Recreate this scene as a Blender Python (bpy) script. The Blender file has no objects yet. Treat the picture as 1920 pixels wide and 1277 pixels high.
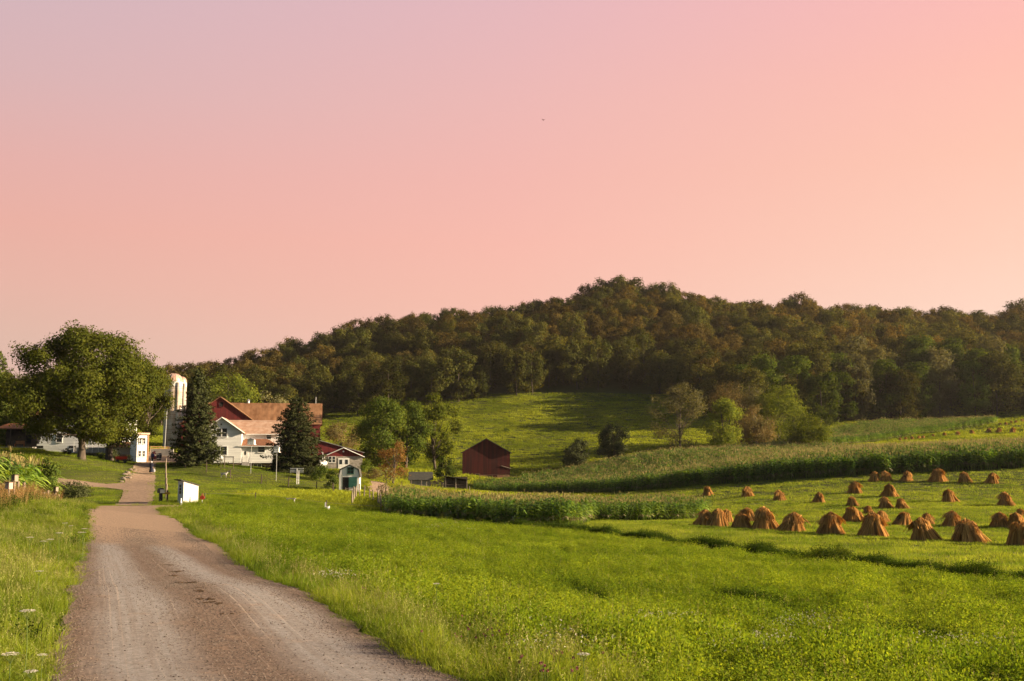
import bpy, bmesh, math, random
import numpy as np
from mathutils import Vector, Matrix
from math import radians as R, sin, cos, pi, sqrt

S = bpy.context.scene
COL = S.collection
random.seed(5)
# ------------------------------------------------------------ camera
F = 2000.0                                   # focal length in pixels of the 1920 px wide photograph
TILT = math.atan(221.5 / F)
cam_d = bpy.data.cameras.new('camera'); cam = bpy.data.objects.new('camera', cam_d); COL.objects.link(cam)
cam_d.sensor_width = 36; cam_d.lens = F / 1920 * 36
cam.location = (0, 0, 0); cam.rotation_euler = (R(90) + TILT, 0, 0)
cam_d.clip_start = 0.1; cam_d.clip_end = 20000
S.camera = cam
# ------------------------------------------------------------ light and exposure
EXPO = 1.5
S.view_settings.view_transform = 'Standard'; S.view_settings.look = 'None'
S.view_settings.gamma = 1.0; S.view_settings.exposure = EXPO
SUN_AZ, SUN_EL = R(93), R(16.5)                # azimuth measured from +Y (view direction) towards +X
SUNDIR = Vector((sin(SUN_AZ) * cos(SUN_EL), cos(SUN_AZ) * cos(SUN_EL), sin(SUN_EL)))
sd = bpy.data.lights.new('sun', 'SUN'); sd.energy = 5.0; sd.angle = R(0.5); sd.color = (1.0, 0.78, 0.52)
sun = bpy.data.objects.new('sun', sd); COL.objects.link(sun)
sun.rotation_euler = (-SUNDIR).to_track_quat('-Z', 'Y').to_euler()
W = bpy.data.worlds.new('World'); S.world = W; W.use_nodes = True
wn = W.node_tree; wn.nodes.clear()
def lin(c):
    return tuple((v / 255 / 12.92) if v / 255 < .04045 else ((v / 255 + .055) / 1.055) ** 2.4 for v in c)
def build_world():
    N = wn.nodes; L = wn.links
    out = N.new('ShaderNodeOutputWorld'); bg = N.new('ShaderNodeBackground'); L.new(bg.outputs[0], out.inputs[0])
    sky = N.new('ShaderNodeTexSky'); sky.sky_type = 'NISHITA'; sky.sun_disc = False
    sky.sun_elevation = SUN_EL; sky.sun_rotation = SUN_AZ; sky.air_density = 1.0; sky.dust_density = 1.5
    tc = N.new('ShaderNodeTexCoord'); sp = N.new('ShaderNodeSeparateXYZ'); L.new(tc.outputs['Generated'], sp.inputs[0])
    def ramp(stops):
        r = N.new('ShaderNodeValToRGB'); e = r.color_ramp.elements
        while len(e) < len(stops): e.new(0.5)
        for k, (p, c) in enumerate(stops):
            e[k].position = p; e[k].color = (*lin(c), 1)
        L.new(sp.outputs['Z'], r.inputs[0]); return r
    a = ramp([(0, (224, 188, 172)), (.10, (227, 188, 171)), (.15, (234, 183, 168)), (.20, (236, 178, 165)), (.25, (231, 178, 171)), (.32, (219, 181, 182)), (.41, (209, 182, 191))])
    c = ramp([(0, (250, 200, 184)), (.10, (249, 198, 180)), (.15, (249, 192, 175)), (.20, (249, 188, 174)), (.26, (244, 185, 176)), (.32, (238, 185, 181)), (.41, (229, 184, 189))])
    b = ramp([(0, (255, 224, 206)), (.10, (255, 220, 201)), (.18, (255, 208, 187)), (.26, (255, 199, 178)), (.33, (255, 192, 178)), (.41, (251, 186, 184))])
    def mix2(lo, hi, p, q):
        mx = N.new('ShaderNodeMapRange'); mx.inputs[1].default_value = lo; mx.inputs[2].default_value = hi; L.new(sp.outputs['X'], mx.inputs[0])
        m = N.new('ShaderNodeMix'); m.data_type = 'RGBA'; L.new(mx.outputs[0], m.inputs[0]); L.new(p, m.inputs[6]); L.new(q, m.inputs[7]); return m
    m = mix2(0.0, .42, mix2(-.42, 0.0, a.outputs[0], c.outputs[0]).outputs[2], b.outputs[0])
    sc = N.new('ShaderNodeVectorMath'); sc.operation = 'SCALE'; L.new(m.outputs[2], sc.inputs[0]); sc.inputs[3].default_value = 1 / 2 ** EXPO
    s2 = N.new('ShaderNodeVectorMath'); s2.operation = 'SCALE'; L.new(sky.outputs[0], s2.inputs[0]); s2.inputs[3].default_value = 0.036
    # the pink evening glow lies low over the horizon ahead; overhead and behind is the plain blue sky
    up = N.new('ShaderNodeMapRange'); up.inputs[1].default_value = .46; up.inputs[2].default_value = .75; up.inputs[3].default_value = 1; up.inputs[4].default_value = 0
    L.new(sp.outputs['Z'], up.inputs[0])
    bk = N.new('ShaderNodeMapRange'); bk.inputs[1].default_value = .1; bk.inputs[2].default_value = .62; L.new(sp.outputs['Y'], bk.inputs[0])
    mu = N.new('ShaderNodeMath'); mu.operation = 'MULTIPLY'; L.new(up.outputs[0], mu.inputs[0]); L.new(bk.outputs[0], mu.inputs[1])
    f = N.new('ShaderNodeMix'); f.data_type = 'RGBA'; L.new(mu.outputs[0], f.inputs[0]); L.new(s2.outputs[0], f.inputs[6]); L.new(sc.outputs[0], f.inputs[7])
    L.new(f.outputs[2], bg.inputs[0]); bg.inputs[1].default_value = 1.0
build_world()
S.cycles.max_bounces = 5; S.cycles.diffuse_bounces = 2; S.cycles.glossy_bounces = 2; S.cycles.transmission_bounces = 3
S.cycles.transparent_max_bounces = 4; S.cycles.volume_bounces = 0
S.cycles.caustics_reflective = False; S.cycles.caustics_refractive = False
S.cycles.use_adaptive_sampling = True; S.cycles.adaptive_threshold = 0.02

# ------------------------------------------------------------ geometry helpers
def pt(px, py, Y):
    xc = (px - 960) / F; yc = (638.5 - py) / F
    d = (xc, cos(TILT) - yc * sin(TILT), sin(TILT) + yc * cos(TILT))
    t = Y / d[1]
    return (d[0] * t, Y, d[2] * t)
def gx(px, Y, py=890): return pt(px, py, Y)[0]

CTRL = [  # (px, py, distance) of points on the ground
 (85,1277,11.7),(480,1277,11.7),(870,1277,11.7),(120,1100,22.8),(500,1100,22.8),(215,1015,43),(420,1015,43),(168,970,70.6),(300,970,70.6),
 (190,955,92),(330,955,92),(160,948,103),(300,948,103),(440,951,101),(115,946,100),(260,942,108),
 (225,905,135),(290,905,135),(230,912,129),(245,890,150),(290,890,150),(258,868,172),(295,867,172),(330,860,182),(400,858,195),
 (0,1277,10.5),(0,1100,20),(-300,1277,10.5),(0,985,45),(60,1000,45),(0,932,66),(-300,932,66),(80,940,88),(60,950,75),(110,908,126),(20,908,126),(180,912,128),(150,860,150),(60,845,165),(-120,845,165),(200,866,158),(120,885,135),(220,885,140),
 (1920,1277,13.9),(1400,1200,23),(1920,1180,25),(1100,1120,31),(1920,1090,43),(1400,1034,65),(1000,992,85),(900,1040,48),(700,1010,55),(500,960,80),(620,962,95),(640,1277,11.8),(1200,1277,12.5),(2400,1180,25),(2400,1090,45),
 (600,955,112),(718,967,111),(845,974,104),(975,989,92),(1090,986,91),(1200,977,105),(1310,973,110),(740,955,150),(1000,951,150),(1250,944,140),
 (1738,1014,77),(1480,997,87),(1540,944,118),(1330,930,145),(1760,904,140),(1640,904,143),(1888,950,112),(1667,933,125),(2000,985,92),(2100,1030,70),(1920,1022,75),(2300,890,140),(2300,990,90),
 (1300,914,161),(1600,893,150),(1920,877,148),(1100,927,180),(890,924,205),(450,903,150),(550,905,152),(620,922,143),(680,925,145),(500,925,125),(400,935,112),(385,945,106),
 (335,838,225),(368,873,160),(420,871,175),(515,880,176),(600,880,212),(680,880,212),(560,888,170),(640,898,180),(700,905,165),(790,917,185),(860,920,185),(720,885,215),(820,885,225),
 (910,908,242),(960,903,238),(1060,896,232),(1130,884,230),(1230,869,230),(1480,864,230),(1700,862,200),(1900,852,200),(2200,842,200),(1700,815,300),(1855,812,300),(1920,795,312),(2200,780,320),(1560,838,262),(1480,848,250),
 (1600,800,335),(1740,792,350),(1860,790,345),(1340,838,290),(1420,838,300),(1500,835,300),(1250,842,290),(1300,800,340),
 (830,888,260),(1000,878,280),(1160,855,285),(1000,800,350),(850,810,340),(1000,755,400),(1240,740,420),(850,770,392),(700,785,385),(600,800,375),(400,805,350),(150,812,300),(0,812,290),(-300,812,290),
 (340,760,470),(400,755,480),(560,717,500),(650,678,520),(800,653,540),(950,643,550),(1050,622,560),(1160,594,565),(1260,610,560),(1400,632,560),(1500,628,560),(1700,645,560),(1920,640,560),(2300,660,560),
 (1160,650,490),(900,690,470),(1400,680,475),(1700,690,460),(1920,690,460),(1500,740,400),(1750,735,400),(2200,740,400),(1300,745,410),(700,735,450),
 (150,795,470),(-200,805,470),
]
CW = [pt(*c) for c in CTRL] + [(-40, -20, -1.7), (0, -20, -1.7), (60, -20, -2.3), (-7, 0, -2.1), (3, 0, -2.15), (20, 3, -2.4), (-15, 0, -2.0),
     (0, 700, 60), (-300, 700, 25), (300, 700, 50), (-400, 300, 8), (-400, 100, -1), (-200, 100, -1), (400, 100, 0), (450, 300, 22), (450, 560, 55),
     (-400, 500, 26), (200, 20, -3), (-200, 0, -2), (0, 900, 40), (-400, 900, 20), (450, 900, 40), (-200, 650, 38), (120, 640, 72)]
CW = np.array(CW)
SC = 100.0
def _tps_fit(P, lam=2e-4):
    x = P[:, :2] / SC; n = len(x)
    d2 = ((x[:, None] - x[None]) ** 2).sum(-1)
    K = 0.5 * d2 * np.log(d2 + 1e-12) + lam * np.eye(n)
    A = np.zeros((n + 3, n + 3)); A[:n, :n] = K; A[:n, n] = 1; A[:n, n + 1:] = x; A[n, :n] = 1; A[n + 1:, :n] = x.T
    return np.linalg.solve(A, np.concatenate([P[:, 2], np.zeros(3)]))
TW = _tps_fit(CW)
DITCH = np.array([pt(*p)[:2] for p in [(960, 988, 88), (1080, 998, 81), (1200, 1011, 74), (1400, 1034, 64), (1520, 1050, 57), (1640, 1062, 52), (1920, 1098, 42), (2200, 1130, 36)]])
TRACK1 = np.array([pt(*p)[:2] for p in [(1040, 1092, 36), (1075, 1110, 33), (1130, 1148, 28.5)]])
TRACK2 = np.array([pt(*p)[:2] for p in [(1370, 1128, 33), (1450, 1150, 30), (1560, 1170, 27.5), (1680, 1195, 24.5), (1800, 1225, 21)]])
def dline(X, Y, L):
    X = np.asarray(X, float); Y = np.asarray(Y, float); best = np.full(X.shape, 1e9)
    for (x0, y0), (x1, y1) in zip(L[:-1], L[1:]):
        dx, dy = x1 - x0, y1 - y0; t = np.clip(((X - x0) * dx + (Y - y0) * dy) / (dx * dx + dy * dy), 0, 1)
        best = np.minimum(best, np.hypot(X - x0 - t * dx, Y - y0 - t * dy))
    return best
def gza(X, Y):
    X = np.atleast_1d(np.asarray(X, float)).ravel(); Y = np.atleast_1d(np.asarray(Y, float)).ravel()
    X = np.clip(X, -450, 500); Y = np.clip(Y, -40, 950)
    out = np.empty(len(X))
    for i in range(0, len(X), 20000):
        x = np.stack([X[i:i + 20000], Y[i:i + 20000]], 1) / SC
        d2 = ((x[:, None] - CW[None, :, :2] / SC) ** 2).sum(-1)
        out[i:i + 20000] = (0.5 * d2 * np.log(d2 + 1e-12)) @ TW[:-3] + TW[-3] + x @ TW[-2:]
    out -= 0.12 * np.exp(-(dline(X, Y, DITCH) / 0.8) ** 2)
    out -= 0.04 * np.exp(-(dline(X, Y, TRACK1) / 0.3) ** 2) + 0.04 * np.exp(-(dline(X, Y, TRACK2) / 0.3) ** 2)
    return out
def gz(x, y): return float(gza([x], [y])[0])
def hit(px, py, y0=5, y1=600):
    Y = np.linspace(y0, y1, 1500); xc = (px - 960) / F; yc = (638.5 - py) / F
    d = (xc, cos(TILT) - yc * sin(TILT), sin(TILT) + yc * cos(TILT))
    X = Y / d[1] * d[0]; Z = Y / d[1] * d[2]; g = gza(X, Y); k = np.argmax(Z <= g)
    if Z[k] > g[k]: k = int(np.argmin(Z - g))
    return float(X[k]), float(Y[k]), float(g[k])
def inpoly(X, Y, P):
    ins = np.zeros(len(X), bool); n = len(P)
    for i in range(n):
        x0, y0 = P[i]; x1, y1 = P[(i + 1) % n]
        if y0 == y1: continue
        c = ((y0 > Y) != (y1 > Y)) & (X < (x1 - x0) * (Y - y0) / (y1 - y0) + x0); ins ^= c
    return ins
def poly(L): return [(gx(a, b), b) for a, b in L]

def tag(o, label=None, cat=None, group=None, kind=None):
    if label: o['label'] = label
    if cat: o['category'] = cat
    if group: o['group'] = group
    if kind: o['kind'] = kind
    return o
def link(name, me, parent=None, loc=None, rz=0):
    o = bpy.data.objects.new(name, me); COL.objects.link(o)
    if parent: o.parent = parent
    if loc is not None: o.location = loc
    if rz: o.rotation_euler = (0, 0, rz)
    return o
def thing(name, label, cat, loc, rz=0, group=None):
    return tag(link(name, None, None, loc, rz), label, cat, group)

class MB:
    """collects vertices and faces of one mesh"""
    def __init__(s): s.v = []; s.f = []; s.mi = []; s.m = 0
    def add(s, vs, fs):
        b = len(s.v); s.v += [tuple(v) for v in vs]; s.f += [tuple(i + b for i in f) for f in fs]; s.mi += [s.m] * len(fs); return s
    def box(s, x0, x1, y0, y1, z0, z1):
        v = [(x, y, z) for z in (z0, z1) for y in (y0, y1) for x in (x0, x1)]
        return s.add(v, [(0, 2, 3, 1), (4, 5, 7, 6), (0, 1, 5, 4), (2, 6, 7, 3), (0, 4, 6, 2), (1, 3, 7, 5)])
    def prism(s, prof, a0, a1, axis='y'):
        n = len(prof)
        def mk(u, w, a): return (u, a, w) if axis == 'y' else (a, u, w)
        v = [mk(u, w, a0) for u, w in prof] + [mk(u, w, a1) for u, w in prof]
        f = [tuple(range(n)), tuple(reversed(range(n, 2 * n)))] + [(i, n + i, n + (i + 1) % n, (i + 1) % n) for i in range(n)]
        return s.add(v, f)
    def tube(s, P, rad, n=8, caps=True):
        P = [Vector(p) for p in P]; rad = [rad] * len(P) if isinstance(rad, (int, float)) else rad
        vs = []; fs = []
        for i, p in enumerate(P):
            d = (P[min(i + 1, len(P) - 1)] - P[max(i - 1, 0)]).normalized()
            a = d.cross(Vector((0, 0, 1)) if abs(d.z) < .9 else Vector((1, 0, 0))).normalized(); b = d.cross(a)
            vs += [p + (a * cos(2 * pi * k / n) + b * sin(2 * pi * k / n)) * rad[i] for k in range(n)]
        for i in range(len(P) - 1):
            fs += [(i * n + k, i * n + (k + 1) % n, (i + 1) * n + (k + 1) % n, (i + 1) * n + k) for k in range(n)]
        if caps: fs += [tuple(range(n)), tuple(reversed(range((len(P) - 1) * n, len(P) * n)))]
        return s.add(vs, fs)
    def lathe(s, prof, n=24, c=(0, 0)):
        vs = [(c[0] + r * cos(2 * pi * k / n), c[1] + r * sin(2 * pi * k / n), z) for r, z in prof for k in range(n)]
        fs = [(i * n + k, i * n + (k + 1) % n, (i + 1) * n + (k + 1) % n, (i + 1) * n + k) for i in range(len(prof) - 1) for k in range(n)]
        return s.add(vs, fs)
    def ball(s, c, r, n=8, m=6):
        rx, ry, rz = (r, r, r) if isinstance(r, (int, float)) else r
        vs = [(c[0] + rx * sin(pi * j / m) * cos(2 * pi * k / n), c[1] + ry * sin(pi * j / m) * sin(2 * pi * k / n), c[2] + rz * cos(pi * j / m)) for j in range(m + 1) for k in range(n)]
        return s.add(vs, [(j * n + k, (j + 1) * n + k, (j + 1) * n + (k + 1) % n, j * n + (k + 1) % n) for j in range(m) for k in range(n)])
    def mesh(s, name, mats, smooth=False):
        me = bpy.data.meshes.new(name); me.from_pydata(s.v, [], s.f)
        for m in (mats if isinstance(mats, (list, tuple)) else [mats]): me.materials.append(m)
        me.polygons.foreach_set('material_index', s.mi)
        bm = bmesh.new(); bm.from_mesh(me); bmesh.ops.remove_doubles(bm, verts=bm.verts, dist=1e-5); bmesh.ops.recalc_face_normals(bm, faces=bm.faces); bm.to_mesh(me); bm.free()
        if smooth: me.polygons.foreach_set('use_smooth', [True] * len(me.polygons))
        me.update(); return me
    def obj(s, name, mats, parent=None, loc=None, rz=0, smooth=False, bevel=0):
        o = link(name, s.mesh(name, mats, smooth), parent, loc, rz)
        if bevel:
            b = o.modifiers.new('bevel', 'BEVEL'); b.width = bevel; b.segments = 1; b.limit_method = 'ANGLE'
        return o

def npmesh(name, V, Fc, mats, mi=None, smooth=False):
    me = bpy.data.meshes.new(name); V = np.asarray(V, np.float32); Fc = np.asarray(Fc, np.int32); k = Fc.shape[1]
    me.vertices.add(len(V)); me.vertices.foreach_set('co', V.ravel())
    me.loops.add(Fc.size); me.loops.foreach_set('vertex_index', Fc.ravel())
    me.polygons.add(len(Fc)); me.polygons.foreach_set('loop_start', np.arange(0, Fc.size, k, dtype=np.int32))
    try: me.polygons.foreach_set('loop_total', np.full(len(Fc), k, np.int32))
    except Exception: pass
    for m in (mats if isinstance(mats, (list, tuple)) else [mats]): me.materials.append(m)
    if mi is not None: me.polygons.foreach_set('material_index', np.asarray(mi, np.int32))
    if smooth: me.polygons.foreach_set('use_smooth', np.ones(len(Fc), bool))
    me.update(calc_edges=True); me.validate(); return me

# ------------------------------------------------------------ materials
def srgb(h): return (*h, 1) if len(h) == 3 else h
def new_mat(name):
    m = bpy.data.materials.new(name); m.use_nodes = True; nt = m.node_tree; nt.nodes.clear()
    return m, nt.nodes, nt.links
def M(name, c1, c2=None, scale=3.0, rough=.8, bump=0.0, bscale=None, stretch=(1, 1, 1), metal=0, lo=.35, hi=.65, lines=None, spec=.3, detail=4):
    """surface with two colours mixed by noise; lines=(axis, period, depth) adds board or siding grooves"""
    m, N, L = new_mat(name); out = N.new('ShaderNodeOutputMaterial'); p = N.new('ShaderNodeBsdfPrincipled'); L.new(p.outputs[0], out.inputs[0])
    p.inputs['Roughness'].default_value = rough; p.inputs['Metallic'].default_value = metal; p.inputs['Specular IOR Level'].default_value = spec
    tc = N.new('ShaderNodeTexCoord'); mp = N.new('ShaderNodeMapping'); mp.inputs['Scale'].default_value = stretch; L.new(tc.outputs['Object'], mp.inputs[0])
    nz = N.new('ShaderNodeTexNoise'); nz.inputs['Scale'].default_value = scale; nz.inputs['Detail'].default_value = detail; L.new(mp.outputs[0], nz.inputs[0])
    mr = N.new('ShaderNodeMapRange'); mr.inputs[1].default_value = lo; mr.inputs[2].default_value = hi; L.new(nz.outputs[0], mr.inputs[0])
    mx = N.new('ShaderNodeMix'); mx.data_type = 'RGBA'; mx.inputs[6].default_value = srgb(c1); mx.inputs[7].default_value = srgb(c2 or c1); L.new(mr.outputs[0], mx.inputs[0])
    col = mx.outputs[2]; hsrc = None
    if lines:
        ax, per, dep = lines; sx = N.new('ShaderNodeSeparateXYZ'); L.new(tc.outputs['Object'], sx.inputs[0])
        d = N.new('ShaderNodeMath'); d.operation = 'DIVIDE'; d.inputs[1].default_value = per
        if ax == 'h':
            ad = N.new('ShaderNodeMath'); ad.operation = 'ADD'; L.new(sx.outputs[0], ad.inputs[0]); L.new(sx.outputs[1], ad.inputs[1]); L.new(ad.outputs[0], d.inputs[0])
        else: L.new(sx.outputs['XYZ'.index(ax.upper())], d.inputs[0])
        fr = N.new('ShaderNodeMath'); fr.operation = 'FRACT'; L.new(d.outputs[0], fr.inputs[0])
        fl = N.new('ShaderNodeMath'); fl.operation = 'FLOOR'; L.new(d.outputs[0], fl.inputs[0])
        wnz = N.new('ShaderNodeTexWhiteNoise'); wnz.noise_dimensions = '1D'; L.new(fl.outputs[0], wnz.inputs['W'])
        g = N.new('ShaderNodeMapRange'); g.inputs[1].default_value = 0.0; g.inputs[2].default_value = .12; L.new(fr.outputs[0], g.inputs[0])
        # gap between boards is a real dark joint; boards differ a little in tone
        t = N.new('ShaderNodeMapRange'); t.inputs[3].default_value = .86; t.inputs[4].default_value = 1.08; L.new(wnz.outputs[0], t.inputs[0])
        g2 = N.new('ShaderNodeMapRange'); g2.inputs[3].default_value = 1 - dep; g2.inputs[4].default_value = 1; L.new(g.outputs[0], g2.inputs[0])
        mm = N.new('ShaderNodeMath'); mm.operation = 'MULTIPLY'; L.new(t.outputs[0], mm.inputs[0]); L.new(g2.outputs[0], mm.inputs[1])
        vs = N.new('ShaderNodeVectorMath'); vs.operation = 'SCALE'; L.new(col, vs.inputs[0]); L.new(mm.outputs[0], vs.inputs[3]); col = vs.outputs[0]
    L.new(col, p.inputs['Base Color'])
    if bump:
        n2 = N.new('ShaderNodeTexNoise'); n2.inputs['Scale'].default_value = bscale or scale * 4; n2.inputs['Detail'].default_value = 5; L.new(tc.outputs['Object'], n2.inputs[0])
        b = N.new('ShaderNodeBump'); b.inputs['Strength'].default_value = bump; b.inputs['Distance'].default_value = .05; L.new(n2.outputs[0], b.inputs['Height']); L.new(b.outputs[0], p.inputs['Normal'])
    return m
def LEAF(name, c1, c2, c3=None, trans=.4, nscale=.25, var=.5, n3=.5, tcol=None, objvar=.35, gloss=0):
    """leaves: every leaf its own tone, larger patches of a third colour, light shines through"""
    m, N, L = new_mat(name); out = N.new('ShaderNodeOutputMaterial')
    g = N.new('ShaderNodeNewGeometry'); oi = N.new('ShaderNodeObjectInfo')
    mx = N.new('ShaderNodeMix'); mx.data_type = 'RGBA'; mx.inputs[6].default_value = srgb(c1); mx.inputs[7].default_value = srgb(c2); L.new(g.outputs['Random Per Island'], mx.inputs[0])
    nz = N.new('ShaderNodeTexNoise'); nz.inputs['Scale'].default_value = nscale; nz.inputs['Detail'].default_value = 3; L.new(g.outputs['Position'], nz.inputs[0])
    mr = N.new('ShaderNodeMapRange'); mr.inputs[1].default_value = .42; mr.inputs[2].default_value = .62; mr.inputs[4].default_value = n3; L.new(nz.outputs[0], mr.inputs[0])
    m2 = N.new('ShaderNodeMix'); m2.data_type = 'RGBA'; L.new(mr.outputs[0], m2.inputs[0]); L.new(mx.outputs[2], m2.inputs[6]); m2.inputs[7].default_value = srgb(c3 or c2)
    om = N.new('ShaderNodeMapRange'); om.inputs[3].default_value = 1 - objvar; om.inputs[4].default_value = 1 + objvar; L.new(oi.outputs['Random'], om.inputs[0])
    vs = N.new('ShaderNodeVectorMath'); vs.operation = 'SCALE'; L.new(m2.outputs[2], vs.inputs[0]); L.new(om.outputs[0], vs.inputs[3])
    d = N.new('ShaderNodeBsdfDiffuse'); L.new(vs.outputs[0], d.inputs[0])
    t = N.new('ShaderNodeBsdfTranslucent')
    tm = N.new('ShaderNodeVectorMath'); tm.operation = 'MULTIPLY'; L.new(vs.outputs[0], tm.inputs[0]); tm.inputs[1].default_value = tcol or (1.6, 1.45, .55); L.new(tm.outputs[0], t.inputs[0])
    ms = N.new('ShaderNodeMixShader'); ms.inputs[0].default_value = trans; L.new(d.outputs[0], ms.inputs[1]); L.new(t.outputs[0], ms.inputs[2])
    if gloss:
        gl = N.new('ShaderNodeBsdfGlossy'); gl.inputs['Roughness'].default_value = .38; gl.inputs[0].default_value = (.9, .9, .8, 1); mg = N.new('ShaderNodeMixShader'); mg.inputs[0].default_value = gloss
        L.new(ms.outputs[0], mg.inputs[1]); L.new(gl.outputs[0], mg.inputs[2]); L.new(mg.outputs[0], out.inputs[0])
    else: L.new(ms.outputs[0], out.inputs[0])
    return m
# ------------------------------------------------------------ the ground
def axis(segs):
    out = []
    for a, b, st in segs:
        out += list(np.arange(a, b, st))
    return np.array(out + [segs[-1][1]])
GX = axis([(-6000, -1000, 1000), (-1000, -450, 110), (-450, -90, 5), (-90, -45, 1.8), (-45, 45, .9), (45, 100, 1.8), (100, 500, 5), (500, 1000, 125), (1000, 6000, 1000)])
GY = axis([(-3000, -400, 650), (-400, -40, 60), (-40, 8, 4), (8, 100, .45), (100, 115, .9), (115, 250, 2), (250, 950, 6), (950, 2000, 150), (2000, 8000, 1000)])
def ground():
    XX, YY = np.meshgrid(GX, GY); Z = gza(XX, YY)
    V = np.stack([XX.ravel(), YY.ravel(), Z], 1); nx = len(GX); ny = len(GY)
    i = np.arange((ny - 1) * (nx - 1)); r = i // (nx - 1); c = i % (nx - 1); a = r * nx + c
    Fc = np.stack([a, a + 1, a + nx + 1, a + nx], 1)
    m = M('grassy_soil', (.060, .072, .018), (.10, .105, .028), scale=.05, rough=1, bump=.6, bscale=.9, spec=0.05)
    tag(link('ground', npmesh('ground', V, Fc, m, smooth=True)), kind='structure')
ground()

def resample(P, step):
    out = []
    for (a, b) in zip(P[:-1], P[1:]):
        a = np.array(a, float); b = np.array(b, float); n = max(1, int(np.hypot(*(b - a)[:2]) / step))
        out += [a + (b - a) * t / n for t in range(n)]
    return np.array(out + [np.array(P[-1], float)])
ROADS = []
def ribbon(name, L, Rr, mat, lift, label=None, n=9, ragged=.12, step=.8):
    """strip of road between a left and a right edge line, laid on the ground"""
    rs = random.Random(3); L = np.array(L, float); Rr = np.array(Rr, float)
    P = []
    for k in range(len(L) - 1):
        m = max(1, int(max(np.hypot(*(L[k + 1] - L[k])), np.hypot(*(Rr[k + 1] - Rr[k]))) / step))
        for t in range(m): P.append((L[k] + (L[k + 1] - L[k]) * t / m, Rr[k] + (Rr[k + 1] - Rr[k]) * t / m))
    P.append((L[-1], Rr[-1]))
    V = []; UV = []; dist = 0; prev = None
    for a, b in P:
        c = (a + b) / 2
        if prev is not None: dist += float(np.hypot(*(c - prev)))
        prev = c; w = float(np.hypot(*(b - a)))
        ja = rs.uniform(-1, 1) * ragged / max(w, .1); jb = rs.uniform(-1, 1) * ragged / max(w, .1)
        for i in range(n):
            u = i / (n - 1); uu = u + (ja if i == 0 else jb if i == n - 1 else 0); q = a + (b - a) * uu
            V.append((q[0], q[1])); UV.append((u * w, dist))
    V = np.array(V); Z = gza(V[:, 0], V[:, 1]) + lift; V3 = np.column_stack([V, Z])
    fs = [(i * n + k, i * n + k + 1, (i + 1) * n + k + 1, (i + 1) * n + k) for i in range(len(P) - 1) for k in range(n - 1)]
    me = npmesh(name, V3, np.array(fs), mat, smooth=True)
    uv = me.uv_layers.new(name='UVMap'); li = np.empty(len(me.loops), np.int32); me.loops.foreach_get('vertex_index', li)
    uv.data.foreach_set('uv', np.array(UV, np.float32)[li].ravel())
    o = tag(link(name, me), kind='structure')
    ROADS.append([tuple(p) for p in L] + [tuple(p) for p in Rr[::-1]])
    return o
def edge(px, py, Y): return pt(px, py, Y)[:2]
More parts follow.
